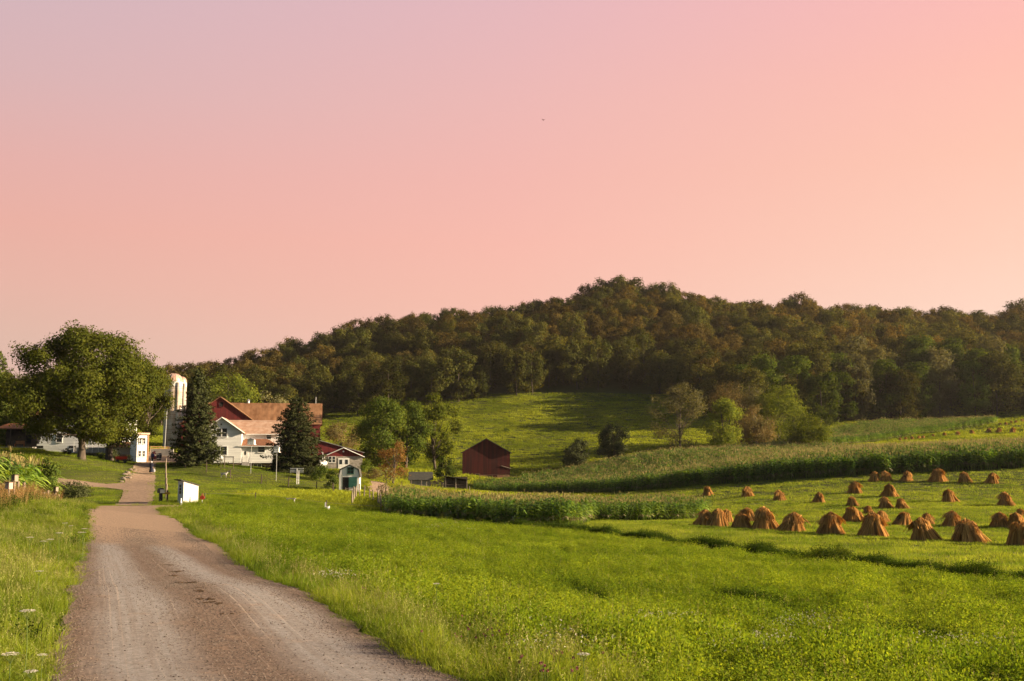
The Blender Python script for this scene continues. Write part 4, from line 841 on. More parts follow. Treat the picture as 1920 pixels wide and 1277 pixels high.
def dairy_wing():
    Y0 = 214; s = F / Y0; zb = pt(640, 880, Y0)[2]
    o = thing('lean_to_barn', 'low red lean to with sloping roof joining the right end of the big red barn', 'barn', (gx(588, Y0), Y0, zb), YAW)
    v = lambda py: (880 - py) / s
    m = MB(); m.prism([(-1.0, -1), (9.6, -1), (9.6, v(849)), (-1.0, v(822))], 0, 7, 'y'); m.obj('wall', RED, o)
    r = MB(); sl = (v(849) - v(822)) / 10.6; r.prism([(-1.3, v(822) + .02 - sl * .3), (10.0, v(849) + .02 + sl * .4), (10.0, v(849) + .16 + sl * .4), (-1.3, v(822) + .16 - sl * .3)], -.3, 7.3, 'y'); r.obj('roof', GREYR, o)
    Y1 = 207; s = F / Y1; zb = pt(640, 880, Y1)[2]
    o = thing('milk_house', 'small grey stone milk house with red gable and white double door', 'outbuilding', (gx(607, Y1), Y1, zb), YAW)
    v = lambda py: (880 - py) / s; w = 7.35
    m = MB(); m.box(0, w, 0, 6.5, -1, v(856)); wl = m.obj('wall', STONE, o)
    g = MB(); g.prism([(.003, v(856)), (w - .003, v(856)), (w / 2, v(840.5))], .01, 6.5, 'y'); g.obj('gable', RED, o)
    gable_roof(w, 6.5, v(856), v(840.5), ov=.35).obj('roof', GREYR, o)
    t = MB(); t.tube([(-.4, -.36, v(857) - .05), (w / 2, -.36, v(840.5) + .05), (w + .4, -.36, v(857) - .05)], .08, 4); t.obj('fascia', WPAINT, o)
    window(wl, 1.15, -.03, v(867), .5, 1.1, panes=(1, 2)); window(wl, 1.85, -.03, v(867), .5, 1.1, panes=(1, 2))
    df = MB(); df.box(2.7, 4.85, -.07, 0, 0, 2.15); d = df.obj('door', WPAINT, o)
    for x in (3.2, 4.3):
        q = MB(); q.box(x - .28, x + .28, -.085, -.075, .95, 1.85); q.obj('pane', GLASS, d)
    v2 = MB(); v2.lathe([(0, 0), (.16, .0), (.16, .06), (0, .06)], 12); c = v2.obj('vent', WPAINT, o, (w / 2, -.03, v(847))); c.rotation_euler = (R(90), 0, 0)
    dp = MB(); dp.tube([(.03, -.08, v(857)), (.03, -.08, 0)], .05, 5); dp.obj('downpipe', WPAINT, o)
    # white pipe frame and tank
    x, y, z = at(604, 200, 0); tk = thing('gas_tank', 'round white gas tank beside the grey stone milk house', 'tank', (x, y, pt(604, 881, 200)[2]), R(-10))
    m = MB(); m.tube([(0, -1.5, 1.25), (0, -1.35, 1.25), (0, 1.35, 1.25), (0, 1.5, 1.25)], [.25, .56, .56, .25], 20); m.ball((0, -1.35, 1.25), (.56, .35, .56), 16, 10); m.obj('shell', TANK, tk, smooth=True)
    for yy in (-.8, .8):
        q = MB(); q.box(-.4, .4, yy - .1, yy + .1, -.4, .8); q.obj('foot', CONCR, tk)
    x, y, z = at(590, 203, 0); pp = thing('vent_pipe', 'thin white bent pipe in front of the red lean to wall', 'pipe', (x, y, pt(590, 878, 203)[2]))
    m = MB(); m.tube([(-1.0, 0, 3.0), (1.45, 0, 3.0), (1.5, 0, 2.9), (1.5, 0, -.3)], .05, 6); m.obj('pipe', WPAINT, pp)
dairy_wing()

# --- small red barn on the right
def small_barn():
    Y0 = 236; s = F / Y0; zb = pt(910, 906, Y0)[2]; yaw = R(2.2)
    o = thing('field_barn', 'lone old red barn with brick base standing between maize and meadow', 'barn', (gx(867, Y0), Y0, zb), yaw)
    v = lambda py: (906 - py) / s; w = 88.5 / s
    m = MB(); m.box(0, w, .0, 12, -1, v(890)); base = m.obj('foundation', BRICK, o)
    g = MB(); g.prism([(-.02, v(890)), (w + .02, v(890)), (w + .02, v(849)), (w / 2, v(824)), (-.02, v(849))], -.03, 12.03, 'y'); wall = g.obj('wall', OLDRED, o)
    gable_roof(w, 12, v(849), v(824), ov=.45, th=.14).obj('roof', MOSSR, o)
    window(base, 3.35, -.04, v(894.8), .8, .65, panes=(1, 1), glass=DARK, frame=WOOD)
    d = MB(); d.box(5.4, 6.5, -.08, -.01, -.1, v(891.5)); d.obj('doorway', DARK, o)
    d = MB(); d.box(6.55, 7.6, -.12, -.045, -.1, v(891)); d.obj('door', OLDRED, o)
    b = MB(); b.tube([(8.6, -.09, v(874)), (w + .2, -.09, v(879))], .06, 4); b.obj('rail', WOOD, o)
small_barn()
def sheds():
    Y0 = 186; s = F / Y0; zb = pt(786, 916, Y0)[2]; v = lambda py: (916 - py) / s
    o = thing('tool_shed', 'low tan shed with dark shingle roof left of the woodpile', 'shed', (gx(768.5, Y0), Y0, zb), R(2)); w = 37 / s
    m = MB(); m.prism([(0, -1), (3.2, -1), (3.2, v(900)), (1.6, v(887)), (0, v(900))], 0, w, 'x'); m.obj('wall', CREAM, o)
    r = MB(); r.prism([(-.3, v(901)), (1.6, v(886.5)), (1.6, v(885.5)), (-.3, v(900))], -.25, w + .45, 'x'); r.prism([(1.6, v(886.5)), (3.5, v(901)), (3.5, v(900)), (1.6, v(885.5))], -.25, w + .45, 'x'); r.obj('roof', DARKR, o)
    o = thing('open_shed', 'black open fronted shed with sloping roof beside the small red barn', 'shed', (gx(833, Y0), Y0, zb - .2), R(2)); w = 43 / s
    m = MB(); m.box(0, w, 3.0, 3.12, -1, v(893)); m.box(0, .1, .1, 3.0, -1, v(893)); m.box(w - .1, w, .1, 3.0, -1, v(900)); m.obj('wall', DWOOD, o)
    r = MB(); r.add([(-.5, -.2, v(890)), (w + .4, -.2, v(898)), (w + .4, 3.4, v(898) - .1), (-.5, 3.4, v(890) - .1), (-.5, -.2, v(889)), (w + .4, -.2, v(897)), (w + .4, 3.4, v(897) - .1), (-.5, 3.4, v(889) - .1)], [(0, 3, 2, 1), (4, 5, 6, 7), (0, 1, 5, 4), (2, 3, 7, 6), (0, 4, 7, 3), (1, 2, 6, 5)]); r.obj('roof', MOSSR, o)
    for x in (.25, w * .5, w - .1):
        q = MB(); q.box(x - .09, x + .09, -.05, .09, -.8, v(893) - (x / w) * .35); q.obj('post', WOOD, o)
    for i in range(3):
        q = MB(); q.box(0, w, -.02, .02, .35 + i * .45, .5 + i * .45); q.obj('rail', DWOOD, o)
    # woodpile: every log of it is a piece of one heap
    x = gx(820, 188); o = thing('woodpile', 'heap of pale sawn logs between the tan shed and the black open shed', 'woodpile', (x, 188, gz(x, 188)), 0)
    rs = random.Random(8); m = MB()
    for k in range(150):
        lx = rs.uniform(-1.5, 1.5); lz = rs.uniform(.1, 1.75 - .3 * abs(lx)); ly = rs.uniform(-.6, .6) - (1.7 - lz) * .25; a = rs.uniform(-.5, .5); b = rs.uniform(-.3, .3)
        m.m = k % 3; m.tube([(lx - .05 * a, ly - .25, lz - .1 * b), (lx + .25 * a, ly + .25, lz + .1 * b)], rs.uniform(.06, .12), 6)
    m.obj('logs', [M('cut_wood', (.62, .38, .26), (.72, .5, .36), rough=.9), M('log_bark', (.25, .15, .1), (.33, .2, .14), rough=.9), M('pale_wood', (.75, .6, .48), (.6, .45, .33), rough=.9)], o)
sheds()
# --- gambrel shed near the middle
def gambrel():
    Y0 = 142; s = F / Y0; zb = pt(650, 924, Y0)[2]; v = lambda py: (924 - py) / s; yaw = R(4)
    o = thing('gambrel_shed', 'tall white gambrel shed with green door above wooden steps', 'shed', (gx(636, Y0), Y0, zb), yaw); w = 2.62
    prof = [(0, -.6), (w, -.6), (w, v(893)), (w - .18, v(882)), (w / 2, v(874)), (.18, v(882)), (0, v(893))]
    m = MB(); m.prism(prof, 0, 3.2, 'y'); m.obj('wall', WBOARD, o)
    r = MB(); P = [(-.14, v(896)), (.05, v(881.5)), (w / 2, v(873)), (w - .05, v(881.5)), (w + .14, v(896))]
    for a, b in zip(P[:-1], P[1:]): r.prism([a, b, (b[0], b[1] + .09), (a[0], a[1] + .09)], -.12, 3.3, 'y')
    r.obj('roof', DARKR, o)
    window(o, w * .56, -.03, v(888.5), .8, .8, panes=(2, 2), glass=DARK, frame=TEAL, fr=.05)
    d = MB(); d.box(.45, 1.3, -.02, .01, v(920), v(895)); d.obj('doorway', DARK, o)
    d = MB(); d.box(1.28, 2.35, -.09, -.03, v(914), v(895)); dd = d.obj('door', TEAL, o); k = MB(); k.box(1.34, 2.29, -.11, -.092, v(905), v(904)); k.obj('brace', TEAL, dd)
    st = MB()
    for i in range(6): st.box(.9, 2.1, -.45 - .26 * i, -.22 - .26 * i, .55 - .2 * i, .6 - .2 * i)
    st.obj('steps', WOOD, o)
    for sx in (.85, 2.15):
        q = MB(); q.add([(sx, -.1, .7), (sx, -2.0, -.75), (sx, -2.0, -.95), (sx, -.1, .5), (sx + .05, -.1, .7), (sx + .05, -2.0, -.75), (sx + .05, -2.0, -.95), (sx + .05, -.1, .5)], [(0, 1, 2, 3), (7, 6, 5, 4), (0, 4, 5, 1), (1, 5, 6, 2), (2, 6, 7, 3), (3, 7, 4, 0)]); q.obj('stringer', WOOD, o)
gambrel()
# --- phone shed by the lane
def booth():
    Y0 = 105.6; x = gx(345, Y0); z = gz(x, Y0); o = thing('roadside_booth', 'little white booth with sloping roof and glazed door by the lane', 'shed', (x, Y0, z - .03), R(41)); w, d = 1.55, 1.3
    m = MB(); m.prism([(0, -.3), (w, -.3), (w, 1.78), (0, 2.26)], 0, d, 'y'); m.obj('wall', M('booth_board', (.80, .76, .71), (.70, .65, .60), scale=3, rough=.7, lines=('x', .3, .12)), o)
    r = MB(); r.prism([(-.38, 2.36), (w + .1, 1.79), (w + .1, 1.86), (-.38, 2.43)], -.12, d + .15, 'y'); r.obj('roof', DARKR, o)
    dr = MB(); dr.box(-.04, -.005, .2, 1.1, .05, 2.0); dd = dr.obj('door', M('blue_white_door', (.55, .60, .66), (.45, .5, .55), rough=.6), o)
    for i in range(3):
        for j in range(2):
            q = MB(); q.box(-.055, -.043, .42 + j * .24, .62 + j * .24, 1.0 + i * .31, 1.27 + i * .31); q.obj('pane', GLASS, dd)
    x = gx(341, 104.4); g = thing('garden_figure', 'small white figure standing at the door of the white booth', 'ornament', (x, 104.4, gz(x, 104.4) - .02)); m = MB(); m.lathe([(.0, 0), (.11, 0), (.12, .25), (.08, .42), (.05, .45), (.08, .52), (.07, .62), (0, .66)], 12); m.obj('figure', WPAINT, g, smooth=True)
booth()
# --- silo
def silo(px, Y, r, ztop, zb, label, dome=1.0):
    x = gx(px, Y); s = thing('silo', label, 'silo', (x, Y, zb)); H = ztop - zb
    m = MB(); m.lathe([(r, -1), (r, H - dome * r - .9)], 36); m.obj('wall', CONC, s, smooth=True)
    m = MB(); m.lathe([(r + .02, H - dome * r - .9), (r + .02, H - dome * r)], 36); m.obj('collar', TANK, s, smooth=True)
    m = MB(); m.lathe([(r * 1.04, H - dome * r - .003)] + [(r * 1.04 * cos(t * pi / 16), H - dome * r + dome * r * sin(t * pi / 16)) for t in range(8)] + [(.02, H)], 24)
    for k in range(12):
        a = 2 * pi * k / 12; m.tube([(r * 1.05 * cos(a) * cos(t * pi / 12), r * 1.05 * sin(a) * cos(t * pi / 12), H - dome * r + dome * r * sin(t * pi / 12)) for t in range(6)], .035, 4)
    m.obj('dome', DOME, s, smooth=True)
    n = int((H - dome * r - .9) / .75)
    for i in range(n):
        q = MB(); z = .4 + i * .75; q.lathe([(r + .004, z), (r + .035, z + .01), (r + .035, z + .05), (r + .004, z + .06)], 28); q.obj('hoop', M('hoop_rust', (.16, .09, .06), (.2, .12, .08)) if i == 0 else bpy.data.materials['hoop_rust'], s)
    c = MB(); c.box(r * .1, r * .1 + .8, -r - .45, -r + .1, -.5, H - dome * r - 1.0); 
    c = MB(); c.tube([(r * .75, -r * .75, 0), (r * .75, -r * .75, H - dome * r - .2)], .3, 8); c.obj('chute', CONC, s)
Ys = 215; silo(320, Ys, 1.72, pt(334, 700, Ys)[2], pt(334, 838, Ys)[2], 'tall pale stave silo with rusty dome left of the dark spruce')
Ys = 224; silo(335, Ys, 1.0, pt(349, 706, Ys)[2], pt(349, 838, Ys)[2], 'thinner second silo half hidden behind the tall one', 1.3)
x, y, z = at(309, 205); t = thing('filler_pipe', 'thin grey filler pipe standing left of the tall silo', 'pipe', (x, y, pt(309, 840, 205)[2])); m = MB(); m.tube([(-.15, 0, -.3), (.05, 0, 8.0)], .09, 8); m.obj('pipe', METAL, t)
# --- white outbuilding at the top of the drive
def outbuilding():
    Y0 = 174; s = F / Y0; x = gx(275, Y0); zb = pt(268, 864, Y0)[2]; yaw = R(-35)
    o = thing('washhouse', 'narrow tall white outbuilding at the top of the driveway, half behind the maple leaves', 'outbuilding', (x, Y0, zb), yaw)
    H = 50 / s; w, d = 4.0, 1.6
    m = MB(); m.box(-w, 0, 0, d, -1, H); 
    # long face looks left, narrow bright end looks right
    o.rotation_euler = (0, 0, R(38)); m = MB(); m.box(-1.75, 0, 0, 3.2, -1, H); wl = m.obj('wall', WHITE, o)
    r = MB(); r.box(-1.95, .2, -.25, 3.4, H + .01, H + .16); r.box(-1.95, .2, -.3, -.251, H - .12, H + .16); r.obj('roof', M('buff_trim', (.6, .45, .34), (.55, .4, .3)), o)
    for z0 in (.7, 2.75):
        for xx in (-1.25, -.6): window(wl, xx, -.03, z0, .32, .9, panes=(1, 2))
    c = MB(); c.box(-.02, .12, -.1, .02, -1, H - .15); c.obj('corner_board', M('tan_trim', (.50, .27, .14), (.45, .24, .12)), o)
    s2 = thing('porch_wall', 'low beige building left of the white outbuilding', 'outbuilding', (gx(243, 176), 176, zb), R(9)); m = MB(); m.box(-3.2, 1.15, 0, 3, -1, 2.3); m.obj('wall', BEIGE, s2); m = MB(); m.prism([(-.5, 2.3), (1.5, 3.1), (3.5, 2.3)], -3.5, 1.4, 'x'); m.obj('roof', BROWNR, s2)
outbuilding()
# --- left house
def left_house():
    Y0 = 178; s = F / Y0; zb = pt(90, 839, Y0)[2]; o = thing('white_house', 'white sided house behind the huge maple at the left', 'house', (gx(48, Y0), Y0, zb), R(3)); v = lambda py: (839 - py) / s
    w = 15.5; m = gable_wall(w, 8, 5.0, 7.0, 1.5, 'x'); wl = m.obj('wall', WHITE, o); gable_roof(w, 8, 5.0, 7.0, 'x').obj('roof', BROWNR, o)
    for x in (2.9, 6.0, 9.2, 12.2): window(wl, x, -.03, 3.1, .9, 1.3)
    for x in (5.2, 11.0): window(wl, x, -.03, .9, .9, 1.3)
    for x in (2.1, 7.4): 
        q = MB(); q.box(x - .55, x + .55, -.03, .01, -.1, .28); q.obj('vent', DARK, o)
    d = MB(); d.box(0, 5.2, -1.7, -.004, -.9, .0); d.obj('deck', CONCR, o, (8.2, 0, 0))
    for i in range(6):
        p = MB(); p.box(8.2 + i, 8.25 + i, -1.75, -1.7, -.9, .9); p.obj('railing_post', WPAINT, o)
    Y1 = 166; zb = pt(30, 838, Y1)[2]; g = thing('open_porch', 'dark open porch with low orange roof at the left edge', 'porch', (gx(-14, Y1), Y1, zb), 0); w = 4.9; hh = 2.85
    r = MB(); q = [(-.3, -.3, hh), (w + .2, -.3, hh), (w + .2, 4, hh), (-.3, 4, hh), (1.3, 1.8, hh + .85), (w - 1.6, 1.8, hh + .85)]; r.add(q, [(0, 1, 5, 4), (1, 2, 5), (2, 3, 4, 5), (3, 0, 4), (0, 3, 2, 1)]); r.obj('roof', ORANGER, g)
    for x in (0, w * .5, w - .1):
        p = MB(); p.box(x - .07, x + .07, 0, .14, -.6, hh); p.obj('post', DWOOD, g)
    p = MB(); p.box(0, w, 3.8, 3.9, -.6, hh); p.obj('shade_back', DARK, g); p = MB(); p.box(-.2, w, -.1, 3.9, -.6, .02); p.obj('floor', CONCR, g)
    p = MB(); p.box(w - .05, w + .75, .1, 3.0, .5, hh - .02); p.obj('shade_side', DARK, g)  # near-black back and side sheets imitate the shade inside the porch
    t = thing('patio_bench', 'orange brown bench under the open porch', 'bench', (gx(34, 167.5), 167.5, zb + .02)); p = MB(); p.box(-.8, .8, -.2, .3, .42, .48); p.obj('seat', REDW, t); p = MB(); p.box(-.8, .8, .3, .36, .5, .95); p.obj('backrest', REDW, t)
    for sx in (-.72, .66):
        p = MB(); p.box(sx, sx + .07, -.18, .3, 0, .42); p.obj('leg', REDW, t)
REDW = M('stained_wood', (.5, .2, .08), (.42, .16, .06), rough=.8)
left_house()
# --- yard wall, fences behind
def fence_line(name, pts_, label, cat, postmat, h, rails, railmat, spacing, r=.06, lean=.06, wires=True, group=None):
    rs = random.Random(len(label)); P = resample([(a, b) for a, b in pts_], spacing); x0, y0 = P[0]; z0 = gz(x0, y0)
    o = thing(name, label, cat, (x0, y0, z0), 0, group); tops = []
    for (x, y) in P:
        z = gz(x, y); hh = h * rs.uniform(.85, 1.12); dx, dy = rs.uniform(-lean, lean), rs.uniform(-lean, lean)
        m = MB(); m.tube([(x - x0, y - y0, z - z0 - .3), (x - x0 + dx, y - y0 + dy, z - z0 + hh)], [r * 1.1, r], 7); m.obj('post', postmat, o, smooth=False); tops.append((x - x0, y - y0, z - z0))
    for f in rails:
        m = MB(); 
        if wires: m.tube([(a, b, c + h * f) for a, b, c in tops], .012, 3)
        else: m.tube([(a, b, c + h * f) for a, b, c in tops], .05, 4)
        m.obj('wire' if wires else 'rail', railmat, o)
    return o
WIRE = M('fence_wire', (.12, .11, .1), rough=.6)
wp = lambda L: [(gx(a, b), b) for a, b in L]
fence_line('board_fence', wp([(280, 190), (316, 192)]), 'brown rail fence behind the top of the driveway', 'fence', WOOD, 1.3, (.45, .75, .98), M('fence_rail', (.42, .24, .11), (.34, .19, .09)), 1.6, wires=False)
x0 = gx(281, 186); t = thing('retaining_wall', 'low grey retaining wall at the top of the driveway', 'wall', (x0, 186, gz(x0, 186))); m = MB(); m.box(0, 3.9, 0, .3, -.5, 1.1); m.obj('wall', CONCR, t)
x0 = gx(205, 170); t = thing('brick_planter', 'low orange brick planter wall under the maples', 'planter', (x0, 170, gz(x0, 170))); m = MB(); m.box(0, 2.6, 0, .4, -.5, .95); m.obj('wall', BRICK, t)
# ------------------------------------------------------------ straw shocks
STRAW = LEAF('straw', (.14, .065, .018), (.68, .37, .115), (.36, .175, .05), trans=.12, nscale=4.0, n3=.5, tcol=(1.2, 1.0, .6), objvar=.12)
STRAWC = M('straw_core', (.10, .045, .014), (.17, .08, .025), scale=8, rough=1, bump=.8, stretch=(1, 1, .15))  # solid core coloured dark for the shade between the straws
def stook_mesh(seed):
    """eight to eleven sheaves leaning together and tied near the top, one or two sheaves bent over them as a cap"""
    rng = np.random.default_rng(seed + 3); ns = int(rng.integers(11, 15)); core = MB()
    core.lathe([(.0, -.1), (.50, -.1), (.45, .1), (.34, .4), (.22, .65), (.12, .82), (0, .86)], 14)
    sk = rng.normal(0, .07, 2); VV = []; FF = []; b = 0
    for q in range(ns):
        a0 = 2 * pi * q / ns + rng.normal(0, .18); R0 = rng.uniform(.34, .60); n = 115; H = rng.uniform(.84, 1.0); f = np.sqrt(rng.uniform(0, 1, n)); t = rng.uniform(0, 2 * pi, n)
        ox, oy = f * np.cos(t), f * np.sin(t); br = rng.uniform(.19, .28); low = rng.uniform(0, .25, n) ** 1.5
        tie = np.array([cos(a0) * .25 + sk[0] * .7, sin(a0) * .25 + sk[1] * .7]); top = np.array([cos(a0) * .15 + sk[0], sin(a0) * .15 + sk[1]])
        P0 = np.stack([cos(a0) * R0 + ox * br, sin(a0) * R0 + oy * br, low - .03], 1); P1 = np.stack([tie[0] + ox * .11, tie[1] + oy * .11, H * .66 + 0 * ox], 1)
        P2 = np.stack([top[0] + ox * .17 + rng.normal(0, .02, n), top[1] + oy * .17 + rng.normal(0, .02, n), H * rng.uniform(.84, 1.02, n) - f * .06], 1)
        Wd = np.stack([-np.sin(t), np.cos(t), 0 * t], 1) * rng.uniform(.007, .018, n)[:, None]
        V = np.stack([P0 - Wd, P0 + Wd, P1 + Wd * .8, P1 - Wd * .8, P2 + Wd, P2 - Wd], 1).reshape(-1, 3); o = np.arange(n)[:, None] * 6 + b
        VV.append(V); FF.append(np.concatenate([o + [0, 1, 2], o + [0, 2, 3], o + [3, 2, 4], o + [3, 4, 5]])); b += len(V)
    body = npmesh('sheaves', np.concatenate(VV), np.concatenate(FF), STRAW)
    VV = []; FF = []; b = 0
    for q in range(int(rng.integers(1, 3))):
        d = rng.uniform(0, 2 * pi); n = 240; s = np.array([cos(d), sin(d)]); p = np.array([-sin(d), cos(d)]); w = rng.normal(0, .11, n); fan = rng.normal(0, .20, n); k = rng.uniform(-1, 1, n)
        L1 = rng.uniform(.08, .26, n) ; z = .93 + q * .05 - np.abs(w) * .5 + rng.normal(0, .025, n)
        A = np.column_stack([np.outer(-L1 * 1.2, s) + np.outer(w + fan * .35, p) + sk, z - .10 - L1 * .55]); B = np.column_stack([np.outer(w, p) + sk, z + .06]); Cc = np.column_stack([np.outer(L1 * 1.25, s) + np.outer(w + fan * .5, p) + sk, z - .04 - L1 * .35]); D = np.column_stack([np.outer(L1 * 1.7, s) + np.outer(w + fan * .9, p) + sk, z - .12 - L1 * rng.uniform(.9, 1.6, n)])
        Wd = np.column_stack([np.outer(rng.uniform(.007, .017, n), p), rng.normal(0, .005, n)])
        V = np.stack([A - Wd, A + Wd, B + Wd, B - Wd, Cc + Wd, Cc - Wd, D + Wd, D - Wd], 1).reshape(-1, 3); o = np.arange(n)[:, None] * 8 + b
        VV.append(V); FF.append(np.concatenate([o + c for c in ([0, 1, 2], [0, 2, 3], [3, 2, 4], [3, 4, 5], [5, 4, 6], [5, 6, 7])])); b += len(V)
    cap = npmesh('cap_sheaf', np.concatenate(VV), np.concatenate(FF), STRAW)
    return core.mesh('straw_core', STRAWC, True), body, cap
SM = [stook_mesh(i) for i in range(9)]
def stook(px, py, hp, label, i, ymax=400, group='straw shocks in the mown field', wide=1.0):
    x, y, z = hit(px, py - 1, 20, ymax); s = min(max(hp * y / F * 1.07, .8), 1.85); rs = random.Random(i * 7 + int(px)); m = SM[i % 9]
    t = thing('straw_shock', label, 'straw shock', (x, y, z - .03), rs.uniform(0, 6.3), group); t.scale = (s * wide * 1.08, s * wide * 1.08, s)
    link('shade_core', m[0], t); link('outer_sheaves', m[1], t); link('cap_sheaf', m[2], t)
ST = [
 (1328, 929, 16, 'leftmost straw shock of the back row, at the foot of the maize wall'), (1403, 933, 18, 'second straw shock from the left in the back row, below the maize wall'),
 (1461, 940, 18, 'third straw shock from the left in the back row'), (1535, 944, 18, 'small shock alone between the back row and the shock with a torn cap'),
 (1603, 926, 20, 'straw shock just below the pair at the foot of the dark maize wall'), (1600, 950, 17, 'small shock under the one below the maize wall pair, left of two close ones'),
 (1319, 987, 27, 'left shock of the tight cluster at the left end of the front group'), (1345, 988, 29, 'front middle shock of the tight cluster at the left end of the front group'), (1359, 982, 24, 'shock hidden behind the tight cluster at the left end'),
 (1389, 992, 26, 'low wide shock directly right of the tight cluster'), (1405, 979, 23, 'shock peeping from behind the low wide one'), (1437, 994, 37, 'shock with its cap sheaf sticking up to the left'), (1480, 998, 32, 'broad rounded shock right of the one with the upright cap'),
 (1558, 1003, 37, 'tall pointed shock alone in the middle of the front row'), (1598, 979, 27, 'bright orange shock behind and right of the tall pointed one'), (1612, 978, 18, 'dark shock tucked between the bright orange shock and the big leaning one'), (1629, 965, 9, 'flat top of a shock behind the big leaning one'),
 (1656, 980, 20, 'pale capped shock right behind the big leaning one'), (1691, 986, 23, 'wide low shock right of the pale capped one'), (1635, 1007, 40, 'big leaning shock with a flat top in the front row'),
 (1740, 984, 19, 'dark shock hidden behind the largest shock'), (1738, 1015, 38, 'largest shock of the front row, second from the right of the whole ones'), (1787, 988, 26, 'flat topped dark shock between the two largest ones'), (1821, 1018, 40, 'very broad shock of the front row, rightmost one shown whole'),
 (1876, 990, 26, 'dark shock left of the pair at the right edge'), (1905, 992, 27, 'shock behind the one cut by the right edge'), (1913, 970, 14, 'small dark shock at the right edge above the pair'), (1916, 1025, 43, 'nearest shock, cut by the right edge of the photo'),
 (1639, 904, 17, 'left one of the close pair at the foot of the dark maize wall'), (1661, 903, 17, 'right one of the close pair at the foot of the dark maize wall'), (1699, 903, 17, 'shock at the foot of the maize wall, next right of the close pair'), (1759, 904, 23, 'tallest shock at the foot of the dark maize wall'),
 (1811, 906, 19, 'shock with ragged cap near the maize wall, second from the right edge'), (1859, 907, 18, 'small dark shock near the maize wall, nearest to the right edge'),
 (1667, 933, 22, 'flat capped shock standing above two small close ones'), (1661, 954, 20, 'left one of two small shocks standing close together in the middle of the field'), (1692, 955, 18, 'right one of two small shocks standing close together in the middle of the field'),
 (1780, 943, 22, 'lone pale shock in the open field below the tallest one of the back row'), (1888, 950, 23, 'square shouldered shock alone near the right edge, middle of the field'),
]
for i, (px, py, hp, lb) in enumerate(ST): stook(px, py, hp, lb, i, 146 if py < 930 else 400, wide=1.15 if 'wide' in lb or 'broad' in lb else 1.0)
UP = [(1688, 827, 5), (1699, 826, 5), (1711, 825, 7), (1722, 824, 7), (1731, 823, 5), (1750, 820, 6), (1772, 818, 7), (1795, 817, 8), (1823, 815, 9), (1853, 813, 10), (1872, 812, 10), (1898, 812, 10), (1876, 798, 4), (1886, 797, 4), (1896, 795, 5), (1905, 794, 5), (1916, 792, 6)]
for i, (px, py, hp) in enumerate(UP):
    lb = 'tiny dark shock in the far upper field beside the small maize patch' if i < 9 else 'small dark shock on the far rise near the right edge, above the maize' if i < 12 else 'speck sized shock on the crest line at the right edge under the wood'
    Y = 296 - 0 * i; x, y, z = hit(px, py, 240, 345)
    rs = random.Random(i); s = hp * y / F; s = min(max(s, .9), 1.5); m = SM[i % 9]; t = thing('straw_shock', lb, 'straw shock', (x, y, z), rs.uniform(0, 6), 'far straw shocks %d' % (0 if i < 9 else 1 if i < 12 else 2)); t.scale = (s, s, s)
    link('shade_core', m[0], t); link('outer_sheaves', m[1], t); link('cap_sheaf', m[2], t)

# ------------------------------------------------------------ bushes
def bush(px, Y, H, Rw, mat, label, seed, n=1500, leaf=.16, cat='bush', name='bush'):
    x = gx(px, Y); c, t = tree_mesh(seed, H, Rw, .05, 14, n, leaf, mat, tr=.05, lobe=.4, wide=.35, limbs=False)
    return place_tree(name, (c, t), (x, Y, gz(x, Y)), 0, 1, label, cat)
bush(141, 112, 1.75, 1.9, L_SPRUCE, 'low round dark shrub in the grass between lane and side drive', 41, 4200, .14)
bush(93, 85, 3.7, 1.35, L_BUSH, 'tall leafy bush at the right end of the near maize', 42, 3600, .17)
bush(78, 84, 3.3, 1.2, L_BUSH, 'lower bush between the near maize and the tall leafy bush', 43, 2200, .17)
bush(517, 170, 1.9, 1.2, L_SPRUCE, 'dark shrub at the right corner of the farmhouse foundation', 44, 1400, .16)
bush(600, 158, 2.6, 1.6, L_BUSH, 'flowering bush left of the tall white gambrel shed', 45, 2000, .18)
bush(622, 147, 3.0, 1.3, L_BUSH, 'green bush against the left side of the tall white gambrel shed', 46, 2000, .18)
bush(585, 160, 1.9, 1.4, L_SPRUCE, 'dark low bush left of the flowering bush', 47, 1500, .17)
bush(700, 196, 2.4, 1.6, L_RUST, 'brownish shrub behind the farm lane', 48, 1300, .18)
bush(688, 200, 3.4, 1.8, L_GREEN, 'green shrub at the right corner of the stone milk house', 49, 1500, .2)
bush(715, 140, 2.0, 1.0, L_RUST, 'thin brown shrub at the left end of the maize strip', 50, 500, .14)
bush(210, 168, 1.9, 1.3, L_SPRUCE, 'dark shrub under the maples beside the brick planter', 51, 1300, .15)
bush(192, 169, 1.6, 1.1, L_BUSH, 'green shrub between the maple trunk and the brick planter', 52, 1200, .15)
bush(241, 168, 1.2, .8, L_SPRUCE, 'low dark plant between red cart and white outbuilding', 53, 700, .13)
bush(289, 179, 1.5, .6, M('red_flower', (.35, .02, .04), (.2, .02, .03)), 'dark red flowering shrub at the top of the driveway', 54, 700, .12)
bush(124, 160, 1.2, .9, L_SPRUCE, 'small dark shrub on the lawn left of the thick maple trunk', 55, 700, .14)
bush(1560, 54.6, 1.0, 1.5, L_GREEN, 'taller dark weed clump growing in the field ditch', 56, 1500, .1, 'weeds', 'weed_clump')
bush(1425, 63, .8, 1.3, L_GREEN, 'weed clump growing in the ditch left of the taller one', 57, 1100, .1, 'weeds', 'weed_clump')
bush(1000, 86, .6, 1.4, L_GREEN, 'weed clump at the left end of the field ditch', 58, 900, .1, 'weeds', 'weed_clump')
bush(950, 340, 1.3, 1.2, L_BUSH, 'dark shrub low on the sunlit meadow behind the small red barn', 59, 500, .3)

